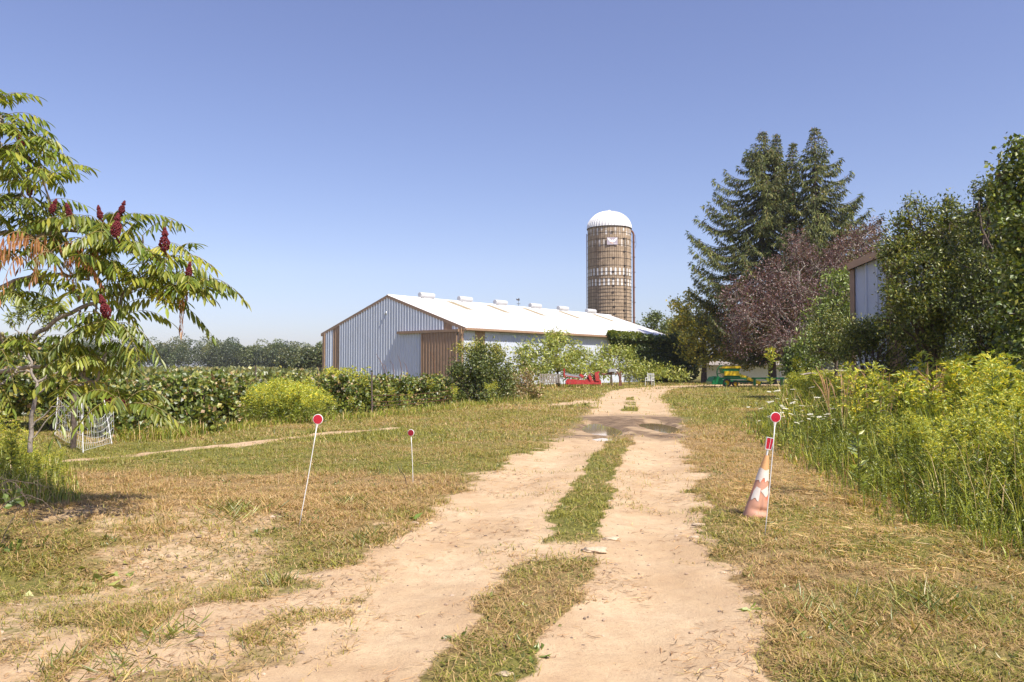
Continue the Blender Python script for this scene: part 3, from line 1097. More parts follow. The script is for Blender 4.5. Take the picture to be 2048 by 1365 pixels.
part("cone_body", conesurf(0, 0, 1, 0, 2 * pi, 40, 56, colf=cc), M['plain'], cone, smooth=True)
AZ = [.2, .8, 1.0, 1.35, 1.6, 1.75, 2.1, 2.5, 2.9, 6.48]
part("torn_band", conesurf(.0035, 0, .79, .2, 6.48, 5, 90, col=(.70, .62, .53), lo=lambda a: float(np.interp(a, AZ, [.60, .62, .58, .66, .665, .60, .635, .63, .60, .60])), hi=lambda a: .79 + .012 * sin(3 * a)), M['plain'], cone)
part("torn_band", conesurf(.0035, 0, 1, .45, 1.28, 4, 20, col=(.74, .68, .60), lo=lambda a: .33 + .02 * sin(9 * a), hi=lambda a: float(np.interp(a, [.45, .7, 1.28], [.44, .52, .50]))), M['plain'], cone)
part("torn_band", conesurf(.0035, 0, 1, 1.36, 2.65, 4, 30, col=(.68, .61, .53), lo=lambda a: float(np.interp(a, [1.36, 2.1, 2.65], [.465, .385, .45])), hi=lambda a: float(np.interp(a, [1.36, 1.9, 2.4, 2.65], [.475, .52, .565, .47]))), M['plain'], cone)
tc_ = b0 + axc * Lc
g = Geo(); g.tube([tc_ - axc * .03, tc_ + axc * .11], .010, 10)
part("stake", g, M['white_paint'], cone)
kk = thing("driveway_marker", "stubby red reflector with white rim stuck in the top of the traffic cone", "marker", tuple(tc_ + axc * .06), "reflector markers along the track")
g = Geo()
for i, (s0_, s1_) in enumerate(((-.032, -.010), (-.004, .032))):
    g.prism([(s0_ * .8, .0), (s1_ * .8, .0), (s1_, .115), (s0_, .115)], tc_ + axc * .065 - n_ * .0, (s_, axc, np.cross(s_, axc)), .022)
part("reflector", g, M['red_reflect'], kk)
g = Geo()
A3 = (s_, axc, np.cross(s_, axc))
g.prism([(-.030, -.006), (.030, -.006), (.030, .0), (-.030, .0)], tc_ + axc * .065, A3, .028)
g.prism([(-.038, .115), (.038, .115), (.038, .121), (-.038, .121)], tc_ + axc * .065, A3, .028)
for a_, b1_ in ((-.009, -.006), (-.033, -.030), (.0262, .029)):
    g.prism([(a_ - .0, .0), (b1_, .0), (b1_ * 1.22 if abs(a_) > .02 else b1_, .115), (a_ * 1.22 if abs(a_) > .02 else a_, .115)], tc_ + axc * .065, A3, .026)
part("rim", g, M['white_paint'], kk)

# ------------------------------------------------------------------ grass of the lawn, track strip and verges
def meadow_left(y):
    return np.interp(y, [3, 5.0, 6.18, 7.5, 9.2, 10.8, 13.1, 19.3, 25, 43, 55], [5.6, 4.7, 4.0, 3.72, 4.0, 4.25, 4.7, 5.75, 7.6, 14, 20])


def shadeless(n, g, dry=.0):
    """blade colours from greenness g (0-1)"""
    G1 = np.array((.24, .245, .038)); G2 = np.array((.42, .385, .085)); S1 = np.array((.64, .455, .21)); S2 = np.array((.38, .25, .115)); G3 = np.array((.10, .13, .025))
    r = rng.random(n)
    isg = r < (g * 1.0 + .05)
    t = rng.random((n, 1))
    cg = G1 * (1 - t) + G2 * t
    cg = np.where(rng.random((n, 1)) < .22, G3, cg)
    cs = S1 * (1 - t) + S2 * t
    c = np.where(isg[:, None], cg, cs)
    return c * rng.uniform(.75, 1.25, (n, 1))


def blades(g, n_m2, x0, x1, y0, y1, Lm, Wm, seg2, wedge=.72, tilt=(.25, 1.1), flat=0.0):
    A = (x1 - x0) * (y1 - y0)
    n = int(n_m2 * A)
    x = rng.uniform(x0, x1, n); y = rng.uniform(y0, y1, n)
    k = (np.abs(x) < wedge * y + 2.2) & (x < meadow_left(y) + .6)
    x, y = x[k], y[k]
    dirt, mud, gr, strip = masks(x, y)
    den = np.clip(1.0 - dirt * 1.0, 0, 1) ** 1.3
    cl = fbm(x * 4.5, y * 4.5, 91, 2)
    den = den * np.clip(.35 + 1.5 * (cl - .3), .1, 1) * (1 - .9 * mud)
    # sparse tufts on bare soil
    tuft = sst(.70, .78, vn(x * 2.2, y * 2.2, 95)) * .8 * (1 - mud)
    inside = (x > np.interp(y, TY, TL) + .15) & (x < np.interp(y, TY, TR) - .15) & (y < 45)
    tuft = np.where(inside, tuft * .12, tuft)
    den = np.maximum(den, tuft * (dirt > .3))
    k = rng.random(len(x)) < den
    x, y, gr, cl, dirt = x[k], y[k], gr[k], cl[k], dirt[k]
    n = len(x)
    z = gz(x, y) - .004
    P = np.stack([x, y, z], -1)
    L = Lm * rng.uniform(.5, 1.3, n) * (.6 + .9 * cl) * (1 + 1.0 * (rng.random(n) < .03))
    L = L * (1 + .5 * sst(.6, .8, vn(x * 1.1, y * 1.1, 99)))
    az = rng.uniform(0, 2 * pi, n)
    ti = rng.uniform(tilt[0], tilt[1], n)
    lay = rng.random(n) < (.30 + .35 * (1 - gr))
    ti = np.where(lay, rng.uniform(1.15, 1.5, n), ti)
    D = np.stack([np.cos(az) * np.sin(ti), np.sin(az) * np.sin(ti), np.cos(ti)], -1)
    L = np.where(lay, L * 1.4, L)
    P[:, 2] += np.where(lay, rng.uniform(.005, .03, n), 0)
    Sd = np.stack([-np.sin(az), np.cos(az), 0 * az], -1)
    Wd = (Wm * rng.uniform(.6, 1.3, n))[:, None]
    grl = np.clip(np.where(lay, gr - .25, gr + .1), 0, 1)
    C = shadeless(n, grl)
    L = L[:, None]
    if seg2:
        D2 = unit(D + np.stack([np.cos(az), np.sin(az), -.5 - 0 * az], -1) * rng.uniform(.1, .8, (n, 1)) * (~lay[:, None]))
        M1 = P + D * L * .55
        v = np.stack([P - Sd * Wd * .5, P + Sd * Wd * .5, M1 + Sd * Wd * .42, M1 - Sd * Wd * .42, M1 + D2 * L * .45], 1)
        i = np.arange(n)[:, None] * 5
        g.add(v.reshape(-1, 3), i + np.array([0, 1, 2, 3]), np.repeat(C, 5, 0))
        g.F.append(i + np.array([3, 2, 4]) + g.n - 5 * n)
    else:
        v = np.stack([P - Sd * Wd * .5, P + Sd * Wd * .5, P + D * L], 1)
        i = np.arange(n)[:, None] * 3
        g.add(v.reshape(-1, 3), i + np.array([0, 1, 2]), np.repeat(C, 3, 0))


g = Geo()
blades(g, 6800, -5.5, 6.2, 2.3, 6.0, .043, .0050, True)
blades(g, 4200, -8.5, 7.5, 6.0, 10.0, .045, .0068, True)
blades(g, 2000, -13, 8, 10.0, 16.0, .05, .010, False)
blades(g, 700, -22, 10, 16.0, 28.0, .07, .019, False)
blades(g, 180, -26, 24, 28.0, 48.0, .09, .038, False)
blades(g, 34, -20, 42, 48.0, 78.0, .12, .07, False)
struct("grass", g, M['grass'], kind='stuff', label="mown mixed green and straw coloured grass either side of the track")

# dry clippings and straws lying on soil and track
g = Geo()
for (n, x0, x1, y0, y1, L0, W0) in ((20000, -4.5, 4.5, 2.9, 6.5, .055, .0035), (16000, -7, 6, 6.5, 12, .07, .005), (2500, -9, 6, 12, 20, .1, .009)):
    x = rng.uniform(x0, x1, n); y = rng.uniform(y0, y1, n)
    k = rng.random(n) < sst(.35, .75, fbm(x * 1.6, y * 1.6, 101))
    x, y = x[k], y[k]; n = len(x)
    az = rng.normal(.4, 1.0, n); D = np.stack([np.cos(az), np.sin(az), rng.normal(0, .12, n)], -1)
    P = np.stack([x, y, gz(x, y) + .008], -1)
    C = pal(n, ((.36, .25, .13), (.20, .13, .07), (.55, .42, .22), (.10, .075, .045)), (3, 3, 1.2, 2))
    L = L0 * rng.uniform(.4, 1.9, n)[:, None]; w_ = W0 * rng.uniform(.6, 1.3, n)[:, None]
    Sd = np.stack([-np.sin(az), np.cos(az), 0 * az + .3], -1)
    M1 = P + D * L * .5 + Sd * rng.normal(0, .12, (n, 1)) * L
    v = np.stack([P - Sd * w_ * .5, P + Sd * w_ * .5, M1 + Sd * w_ * .5, M1 - Sd * w_ * .5, P + D * L], 1)
    i = np.arange(n)[:, None] * 5
    g.add(v.reshape(-1, 3), i + np.array([0, 1, 2, 3]), np.repeat(C, 5, 0))
    g.F.append(i + np.array([3, 2, 4]) + g.n - 5 * n)
struct("straw_litter", g, M['grass'], kind='stuff', label="dry clippings and straws strewn over the bare soil")

# pebbles
import bmesh
bmx = bmesh.new(); bmesh.ops.create_icosphere(bmx, subdivisions=1, radius=1)
icoV = np.array([v.co[:] for v in bmx.verts]); icoF = np.array([[v.index for v in f.verts] for f in bmx.faces]); bmx.free()
bmx = bmesh.new(); bmesh.ops.create_icosphere(bmx, subdivisions=3, radius=1)
ic3V = np.array([v.co[:] for v in bmx.verts]); ic3F = np.array([[v.index for v in f.verts] for f in bmx.faces]); bmx.free()
M['pebble'] = pbr("pebble_stone", (1, 1, 1), .9, var=.2, scale=30, attr=True, bump=.3, bscale=60)
g = Geo()
N_ = 9000
x = rng.uniform(-5.5, 4.5, N_); y = 2.9 + rng.random(N_) ** 1.6 * 16
dirt, mud, gr, strip = masks(x, y)
k = (dirt > .5) & (rng.random(N_) < .25 + .75 * sst(.45, .6, fbm(x * 1.2, y * 1.2, 103)))
for xx, yy in zip(x[k], y[k]):
    r = .0035 + (.012 if xx > -1.2 else .022) * random.random() ** 4
    sc = np.array([random.uniform(.8, 1.5), random.uniform(.7, 1.2), random.uniform(.4, .8)]) * r
    c_ = np.array(random.choice([(.38, .27, .18), (.46, .35, .25), (.27, .2, .14), (.2, .15, .11)]))
    g.add(icoV * (1 + .0) * sc + (xx, yy, gz1(xx, yy) + r * .25) + rng.normal(size=icoV.shape) * r * .1, icoF, c_)
struct("gravel", g, M['pebble'], kind='stuff', label="small pebbles and crumbs of soil on the bare track")


def stone(px, py, r, label, flat=.28):
    x_, y_ = G(px, py)
    g = Geo()
    v = ic3V.copy()
    d = 1 + .22 * (np.sin(v[:, 0] * 3 + px) * np.cos(v[:, 1] * 4 + py)) + .12 * np.sin(v[:, 2] * 7 + v[:, 0] * 5)
    v = v * d[:, None] * np.array([1.3, .9, flat]) * r
    g.add(v + (x_, y_, gz1(x_, y_) + r * .12), ic3F, (.52, .40, .27))
    return solo("stone", g, M['pebble'], label, "stone", "stones embedded in the track", smooth=True)


for px, py, r, lb in ((1190, 1100, .085, "largest flat pale stone at the edge of the middle grass strip"),
                      (1222, 1076, .055, "pale stone beside the right edge of the grass strip above the largest one"),
                      (1398, 1048, .05, "tan stone at the right edge of the track level with the cone base"),
                      (1390, 1073, .04, "small tan stone just below the stone near the cone base"),
                      (1446, 1142, .022, "small dark stone at the right edge of the track"),
                      (826, 1048, .05, "stone beside the broad leaved weed left of the track"),
                      (858, 1046, .035, "small stone right of the broad leaved weed left of the track"),
                      (1010, 1345, .03, "stone poking out of the strip at the bottom of the picture")):
    stone(px, py, r, lb)

# ------------------------------------------------------------------ goldenrod, grasses and wild flowers
GOLD = ((.46, .46, .045), (.60, .54, .04), (.34, .41, .05), (.19, .27, .035))
STEMG = ((.155, .215, .026), (.24, .30, .036), (.075, .11, .017), (.33, .35, .06))


def goldenrod_template(h, seed, plume=1.0, lod=1.0):
    """returns (V, C) of quads for one plant at the origin; leaf size for lod"""
    g = Geo()
    n = int(84 / lod)
    lean = rng.normal(size=2) * .10
    t = np.sort(rng.uniform(.08, .88, n))
    P = np.stack([lean[0] * t ** 2 * h, lean[1] * t ** 2 * h, t * h * .95], -1)
    az = rng.uniform(0, 2 * pi, n)
    D = unit(np.stack([np.cos(az), np.sin(az), rng.uniform(.2, .9, n)], -1))
    cards(g, P, D, h * .095 * (1.25 - t * .7) * lod ** .4, h * .024 * lod ** .6, pal(n, STEMG, (4, 3, 3, 1)), .1, .4)
    # stem
    sp = np.array([[lean[0] * q * q * h, lean[1] * q * q * h, q * h * .95] for q in (0, .3, .6, .9)])
    a_ = np.array([.004, 0, 0]); b_ = np.array([0, .004, 0])
    for d_ in (a_, b_):
        for p0, p1 in zip(sp[:-1], sp[1:]):
            g.add([p0 - d_, p0 + d_, p1 + d_, p1 - d_], np.array([[0, 1, 2, 3]]), (.16, .17, .05))
    # arching feathery side plumes over the upper part
    nb = int(15 * plume)
    for k in range(nb):
        q = k / max(1, nb - 1)
        a = k * 2.4 + rng.uniform(-.4, .4)
        L = h * (.23 - .14 * q) * rng.uniform(.6, 1.35)
        zq = (.58 + .36 * q) * h
        st = np.array([lean[0] * (zq / h) ** 2 * h, lean[1] * (zq / h) ** 2 * h, zq])
        m = int(9 / lod) + 3
        u = np.linspace(.15, 1, m)
        hx = L * .8 * u; hz = L * (1.5 * u - .95 * u * u)
        P = st + np.stack([np.cos(a) * hx, np.sin(a) * hx, hz], -1)
        P = np.repeat(P, 2, 0) + rng.normal(size=(2 * m, 3)) * .005
        D = unit(np.stack([np.cos(a) * .8 + rng.normal(size=2 * m) * .35, np.sin(a) * .8 + rng.normal(size=2 * m) * .35, .9 - 1.1 * np.repeat(u, 2) + rng.normal(size=2 * m) * .3], -1))
        cards(g, P, D, .034 * lod ** .7, .0085 * lod ** .85, pal(2 * m, GOLD, (3, 1.8, 4, 5)), .1, .5)
    return np.concatenate(g.V), np.concatenate(g.C)


def scatter_templates(g, T, pos, zr, sc, shade=None):
    for (x_, y_), a, s_ in zip(pos, zr, sc):
        V, C = T[rng.integers(len(T))]
        R = np.array([[cos(a), -sin(a), 0], [sin(a), cos(a), 0], [0, 0, 1]])
        v = (V @ R.T) * s_ + (x_, y_, gz1(x_, y_))
        g.add(v, np.arange(len(v)).reshape(-1, 4), C * rng.uniform(.8, 1.2))


def tall_grass(g, x, y, L, Wd, green, bend=1.0):
    """arching blades in three segments"""
    n = len(x)
    az = rng.uniform(0, 2 * pi, n)
    H = np.stack([np.cos(az), np.sin(az), 0 * az], -1)
    Sd = np.stack([-np.sin(az), np.cos(az), 0 * az], -1)
    P = np.stack([x, y, gz(x, y)], -1)
    b = (rng.uniform(.15, .9, n) * bend)[:, None]; L = L[:, None]; w_ = Wd[:, None]
    pts = []
    for u in (0, .35, .7, 1.0):
        pts.append(P + H * L * b * u * u * .75 + np.array([0, 0, 1]) * L * (u - .45 * b * u ** 2.2))
    C = np.where((rng.random(n) < green)[:, None], pal(n, STEMG, (3, 4, 3, 2)), pal(n, ((.50, .42, .20), (.38, .28, .13)), (1, 1)))
    vs = []
    for p, ww in zip(pts[:3], (1, .9, .6)):
        vs += [p - Sd * w_ * .5 * ww, p + Sd * w_ * .5 * ww]
    vs.append(pts[3])
    v = np.stack(vs, 1).reshape(-1, 3)
    i = np.arange(n)[:, None] * 7
    g.add(v, np.concatenate([i + np.array([0, 1, 3, 2]), i + np.array([2, 3, 5, 4])]), np.repeat(C, 7, 0))
    g.F.append(i + np.array([4, 5, 6]) + g.n - 7 * n)


T1 = [goldenrod_template(1.0, k) for k in range(7)]
T2 = [goldenrod_template(1.0, k, lod=2.2) for k in range(5)]
TN = [goldenrod_template(1.0, k, plume=0) for k in range(3)]     # leafy stems not in flower

g = Geo()
# near and middle rows
pos, sc, kinds = [], [], []
N_ = 6000
yy = 5.6 + rng.random(N_) ** 1.25 * 19
xx = meadow_left(yy) + rng.random(N_) * (yy * .72 + 5.0 - meadow_left(yy))
e = xx - meadow_left(yy)
hh = np.clip(.28 + .33 * e, .2, 1.0) * rng.uniform(.55, 1.45, N_) * (.50 + 1.0 * fbm(xx * .8, yy * .8, 181, 2)) * np.where(yy > 14, 1.02, 1.0)
keep = rng.random(N_) < np.clip(.25 + e * .45, 0, 1) * np.clip(.10 + 2.2 * (fbm(xx * 1.1, yy * 1.1, 111) - .3), .08, 1)
# the grassy, flower-dotted left margin of the meadow has few goldenrods
keep &= ~((yy > 12) & (e < 2.6) & (rng.random(N_) < .8))
keep &= ~((yy < 12) & (e < .8) & (rng.random(N_) < .4))
xx, yy, hh, e = xx[keep], yy[keep], hh[keep], e[keep]
near = yy < 12
scatter_templates(g, T1, np.stack([xx, yy], -1)[near & (e > .8)], rng.uniform(0, 6.28, 9999), hh[near & (e > .8)])
scatter_templates(g, TN, np.stack([xx, yy], -1)[near & (e <= .8)], rng.uniform(0, 6.28, 9999), hh[near & (e <= .8)] * .8)
scatter_templates(g, T2, np.stack([xx, yy], -1)[~near], rng.uniform(0, 6.28, 9999), hh[~near])
# far part
N_ = 900
yy = 24 + rng.random(N_) * 22
xx = meadow_left(yy) + 1 + rng.random(N_) * (yy * .45 + 1)
scatter_templates(g, T2, np.stack([xx, yy], -1), rng.uniform(0, 6.28, N_), rng.uniform(.85, 1.3, N_))
struct("goldenrod_meadow", g, M['leaf'], kind='stuff', label="dense stand of goldenrod with arching yellow plumes right of the track")

g = Geo()
N_ = 38000
yy = 4.2 + rng.random(N_) ** 1.5 * 22
xx = meadow_left(yy) - .25 + rng.random(N_) ** 1.5 * (yy * .72 + 4.5 - meadow_left(yy))
e = xx - meadow_left(yy)
k = rng.random(N_) < np.clip(.30 + e * .6, .05, 1) * np.clip(.3 + 1.8 * (fbm(xx * 1.5, yy * 1.5, 115) - .25), .1, 1)
xx, yy, e = xx[k], yy[k], e[k]
L_ = np.clip(.20 + .50 * e, .15, .95) * rng.uniform(.6, 1.4, len(xx))
tall_grass(g, xx, yy, L_, np.clip(.005 + .0007 * yy, .007, .018) * rng.uniform(.7, 1.4, len(xx)), .96)
# long dry culms leaning out over the mown edge, bottom right
N_ = 90
yy = rng.uniform(6.2, 9.0, N_); xx = meadow_left(yy) + rng.uniform(.2, 1.8, N_)
tall_grass(g, xx, yy, rng.uniform(.8, 1.35, N_), np.full(N_, .0045), .15, 1.25)
struct("tall_grass", g, M['grass'], kind='stuff', label="rank uncut grass at the foot of the goldenrod")

# dry thatch combed over the mown edge
g = Geo()
N_ = 2600
yy = rng.uniform(5.6, 11, N_); xx = meadow_left(yy) - rng.random(N_) ** .8 * 1.7 + .3
k = fbm(xx * 1.5, yy * 1.5, 121) > .42
xx, yy = xx[k], yy[k]; n = len(xx)
az = rng.normal(2.6, 1.3, n)
D = np.stack([np.cos(az), np.sin(az), rng.uniform(-.05, .3, n)], -1); D = unit(D)
P = np.stack([xx, yy, gz(xx, yy) + rng.uniform(0, .06, n)], -1)
cards(g, P, D, .12 * rng.uniform(.4, 1.6, n), .0055, pal(n, ((.52, .40, .18), (.42, .30, .13), (.60, .50, .26), (.22, .26, .07)), (3, 3, 1, 1)), .1, .5)
struct("hay_thatch", g, M['grass'], kind='stuff', label="cut straw coloured hay lying along the foot of the meadow")

# standout goldenrods above the rest
def plant(name, label, cat, x_, y_, h, T, group=None):
    V, C = T
    t = thing(name, label, cat, (x_, y_, gz1(x_, y_)), group)
    off = np.array([x_, y_, gz1(x_, y_)])
    a = rng.uniform(0, 6.28); R = np.array([[cos(a), -sin(a), 0], [sin(a), cos(a), 0], [0, 0, 1]])
    v = (V @ R.T) * h + off
    q = C[:, 0] > C[:, 1] * .95
    q = q.reshape(-1, 4).all(1)
    v4 = v.reshape(-1, 4, 3); c4 = C.reshape(-1, 4, 3)
    for nm, sel in (("plume", q), ("stem", ~q)):
        if sel.any():
            g = Geo(); vv = v4[sel].reshape(-1, 3)
            g.add(vv, np.arange(len(vv)).reshape(-1, 4), c4[sel].reshape(-1, 3))
            part(nm, g, M['leaf'], t)
    return t


for px, D_, h, lb in ((1715, 9.3, 1.5, "tallest single leafy goldenrod standing free at the left front of the meadow"),
                      (1745, 13.5, 1.62, "goldenrod with broad plume rising just right of the tall leafy one"),
                      (1905, 13.0, 1.62, "tall goldenrod plume in the middle of the meadow skyline"),
                      (2000, 11.5, 1.62, "goldenrod with big arching plumes near the right end of the meadow skyline"),
                      (1540, 44.0, 2.4, "bright yellow goldenrod in front of the green machine's platform"),
                      (1605, 36.0, 1.9, "bright yellow goldenrod right of the green beam")):
    plant("goldenrod", lb, "wild flower", (px - 1024) / F * D_, D_, h, goldenrod_template(1.0, 1, plume=1.6, lod=1.0 if D_ < 20 else 2), "goldenrods standing out of the meadow")

# white umbels (wild carrot) on the grassy margin
def umbel(x_, y_, h, label, first=[None]):
    if first[0] is None:
        t = thing("wild_carrot", label, "wild flower", (0, 0, 0), "white umbel flowers in the meadow edge")
        g = Geo(); g.tube([(0, 0, 0), (.01, 0, .4), (.0, .01, .8), (.02, 0, .985)], [.004, .0035, .003, .0025], 5, col=(.17, .22, .06))
        cards(g, np.array([[0, 0, z_] for z_ in (.1, .2, .3, .45, .6)]), rdir(5, .6), .12, .03, pal(5, STEMG, (1, 1, 1, 1)))
        for k in range(12):
            a = k * pi / 6
            g.tube([(.02, 0, .975), (.02 + .03 * cos(a), .03 * sin(a), 1.0)], .0012, 3, col=(.2, .25, .08))
        part("stem", g, M['leaf'], t)
        g = Geo()
        for k in range(46):
            a = random.uniform(0, 6.28); r = .062 * sqrt(random.random())
            c = np.array([.02 + r * cos(a), r * sin(a), 1.005 - r * .12 + random.uniform(-.002, .002)])
            s_ = .0115
            g.lathe([(.001, .003), (s_, .0), (.001, -.003)], c, n=6, col=(.80, .79, .70))
        part("flower_head", g, M['leaf'], t)
        first[0] = t
        t.location = (x_, y_, gz1(x_, y_)); t.scale = (h,) * 3; t.rotation_euler = (random.uniform(-.15, .15), random.uniform(-.15, .15), random.uniform(0, 6))
        return t
    return dup(first[0], (x_, y_, gz1(x_, y_)), random.uniform(0, 6), h, tilt=(random.uniform(-.3, .3), random.uniform(-.3, .3)))


k = 0
while k < 85:
    py = random.gauss(838, 30)
    px = random.uniform(1495, 1700) if random.random() < .8 else random.uniform(1495, 1800)
    h = random.uniform(.55, .95)
    D_ = random.uniform(13, 24)
    pz = W(px, py, D_)
    if not (.45 < pz[2] < 1.1) or not (meadow_left(D_) - .25 < pz[0] < meadow_left(D_) + 1.7):
        continue
    umbel(pz[0], D_, pz[2] - 0, "wild carrot with flat white flower head among the grass behind the cone")
    k += 1

# ------------------------------------------------------------------ hedge of wild vines, old vineyard rows
def gxy(px, D):
    return ((px - 1024) / F * D, D)


def bush(name, label, cat, px, D, puffs, **kw):
    return tree(name, label, cat, gxy(px, D), [PF(*p) for p in puffs], **kw)


VK = dict(trunk=.03, fork_h=.35, dens=330, ll=.115, lw=.10, colors=GRAPE, weights=GRW, twigs=9, clus=5, cr=.09, wr=.012, trunks=3, shell=.5, twig_r=.007, zb=-.15, jit=.28)
VINE = "grapevine_bush"
VG = "overgrown vines along the old trellis"
bush(VINE, "dark overgrown vine in the shade behind the white netting", "vine", 250, 17.5,
     [(225, 821, 17.5, 34.6), (262, 809, 17.5, 41), (262, 856, 17.2, 31.3), (300, 826, 18, 32.4), (225, 861, 17.3, 27)], group=VG, **VK)
bush(VINE, "rounded vine bush with pale dead leaves just right of the red sumac branch", "vine", 400, 19,
     [(348, 809, 19, 34.6), (390, 787, 19.4, 40), (440, 797, 20, 40), (365, 846, 18.6, 31.3), (415, 841, 18.8, 36.7), (462, 841, 20, 31.3), (345, 777, 20.5, 21.6), (470, 782, 21.5, 27)], group=VG, **VK)
bush(VINE, "dark green vine bush left of the grey trellis post", "vine", 690, 26,
     [(650, 792, 26, 27), (690, 782, 26, 32.4), (725, 809, 26.5, 29.2), (668, 823, 25.5, 23.8), (705, 823, 25.6, 23.8), (655, 767, 27, 19.4), (735, 772, 27, 21.6)], group=VG, **VK)
bush(VINE, "yellowish vine bush between the grey trellis post and the big bush", "vine", 830, 30,
     [(775, 787, 29.5, 25.9), (810, 780, 30, 27), (850, 782, 30.5, 29.2), (880, 792, 31, 23.8), (795, 817, 29, 18.4), (840, 816, 29.4, 19.4), (870, 767, 31, 16.2), (772, 764, 30, 16.2)], group=VG, **VK)
bush("bush", "big dense green bush in front of the barn corner, tallest of the hedge", "bush", 950, 34,
     [(920, 765, 34, 30), (955, 742, 34, 40), (990, 752, 34.5, 36), (925, 735, 34, 26), (935, 790, 33.5, 26), (975, 790, 33.5, 28), (960, 712, 34.2, 24), (985, 728, 34.5, 24), (1010, 775, 35, 24), (905, 785, 34, 20)],
     trunk=.05, fork_h=.3, dens=260, ll=.11, lw=.06, colors=((.07, .10, .02), (.11, .15, .03), (.045, .07, .015), (.20, .22, .05)), weights=(4, 3, 3, 1), twigs=12, clus=7, cr=.12, wr=.02, trunks=4, twig_r=.008)
bush("sumac_bush", "pale yellow green leafy crown poking out above the big bush beside the barn corner", "bush", 965, 35.5,
     [(945, 706, 35.5, 18), (965, 695, 35.5, 17), (988, 700, 35.5, 18), (1003, 715, 35.5, 15), (925, 700, 35.5, 12)],
     trunk=.04, fork_h=.5, dens=230, ll=.16, lw=.05, colors=((.24, .27, .04), (.34, .34, .06), (.15, .19, .03)), weights=(3, 2, 2), twigs=8, clus=7, cr=.13, wr=.02, trunks=2)
bush("bush", "brownish half dead shrub at the far end of the hedge", "bush", 1045, 37,
     [(1022, 775, 37, 24), (1048, 770, 37, 26), (1070, 785, 37, 18), (1035, 795, 36, 16), (1015, 755, 38, 16), (1055, 752, 38, 14)],
     trunk=.04, fork_h=.3, dens=230, ll=.10, lw=.06, colors=((.20, .16, .07), (.30, .22, .11), (.12, .13, .035), (.40, .30, .18), (.16, .19, .04)), weights=(3, 2, 3, 1, 2), twigs=14, clus=5, cr=.12, wr=.02, trunks=3)

# rows behind
k = 0
d_row = unit(np.array([8.2, 22.6, 0])); nrow = np.array([-d_row[1], d_row[0], 0])
rowlab = ["first vineyard row behind the front bushes", "second vineyard row behind the front bushes", "third vineyard row, halfway to the wood", "fourth vineyard row towards the wood", "farthest vineyard row before the wood"]
for rk_, (off, sp, st0, st1) in enumerate(((4.4, 1.9, -9, 34), (8.0, 1.9, -12, 40), (12.5, 2.0, -12, 46), (19, 2.6, -14, 52), (27, 3.6, -20, 60))):
    P = []
    o = np.array([-7.5, 19.5, 0]) + nrow * off
    s_ = st0
    while s_ < st1:
        c = o + d_row * s_ + rng.normal(size=3) * (.15, .15, 0)
        if not (c[1] > 50 and c[0] > -17 and c[0] + 17 > (c[1] - 52) * -.9 and c[0] > -16.5):
            r = random.uniform(.28, .66)
            tz = max(.45, 1.54 - random.uniform(16, 30) * c[1] / F)
            r = min(r, tz * .62)
            P.append((np.array([c[0], c[1], tz - r]), r, 1.0))
        s_ += sp * .72
    t = thing("vine_row", rowlab[rk_], "vine row", (o[0], o[1], 0), "vineyard rows")
    gl, gw = Geo(), Geo()
    lf = (1, 1.25, 1.6, 2.1, 2.6)[rk_]
    crown(gl, gw, o, P, 150 / lf ** 1.6, .125 * lf, .105 * lf, GRAPE, (3, 3.8, 2.4, .9, .25, 1.4), twigs=3, clus=5, cr=.12 * lf, limbs=False, twig_r=.008, jit=.25)
    for (c, r, _) in P[::2]:
        gw.tube(curve((c[0], c[1], -.05), (c[0] + .1, c[1], .7), (.05, 0, 0), 4, .03), .03, 5, cap=False)
    part("vine_stock", gw, M['bark'], t); part("foliage", gl, M['leaf'], t)


def post(px, D, ztop_, label, r=.045, lean=0.0):
    x_, y_ = gxy(px, D)
    g = Geo()
    g.tube(curve((x_, y_, -.2), (x_ + lean, y_, ztop_), (.0, 0, 0), 6, .008), np.linspace(r, r * .85, 6), 9)
    return solo("trellis_post", g, M['bark'], label, "post", "wooden trellis posts", loc=(x_, y_, 0))


post(744, 25.2, 1.35, "dark weathered trellis post standing between the vine bushes", .032)
post(512, 34, 1.55, "thin trellis post far back among the vineyard rows", .04)
post(150, 15.2, 1.05, "pale weathered post inside the white netting at far left", .055)

# sagging trellis wires by the post
g = Geo()
x0, y0 = gxy(744, 25.1); x1, y1 = gxy(905, 31)
for z_ in (.30, .42, .62):
    g.tube(curve((x0, y0, z_), (x1, y1, z_), (0, 0, -.06), 10), .006, 4)
solo("trellis_wire", g, M['rust'], "rusty sagging wires strung from the dark trellis post to the right", "wire")

# goldenrod clump in the hedge gap and weeds along the hedge foot
g = Geo()
N_ = 260
D_ = rng.uniform(21, 28, N_); px = 565 + rng.normal(size=N_) * 48
xx = (px - 1024) / F * D_
scatter_templates(g, T2, np.stack([xx, D_], -1), rng.uniform(0, 6.28, N_), rng.uniform(.6, 1.2, N_) * (1.0 - .25 * np.abs(px - 565) / 90).clip(.5, 1))
N_ = 60
D_ = rng.uniform(27, 34, N_); px = 675 + rng.normal(size=N_) * 28
scatter_templates(g, T2, np.stack([(px - 1024) / F * D_, D_], -1), rng.uniform(0, 6.28, N_), rng.uniform(.8, 1.55, N_))
struct("goldenrod_patch", g, M['leaf'], kind='stuff', label="patch of yellow goldenrod filling the gap in the hedge")
g = Geo()
s_ = rng.random(5200)
ln = [G(215, 885), G(330, 880), G(400, 868), G(520, 855), G(620, 845), G(760, 835), G(880, 822), G(980, 810), G(1090, 797)]
u = s_ * (len(ln) - 1); i0 = np.minimum(u.astype(int), len(ln) - 2); fr = (u - i0)[:, None]
Pn = np.array(ln)[i0] * (1 - fr) + np.array(ln)[i0 + 1] * fr
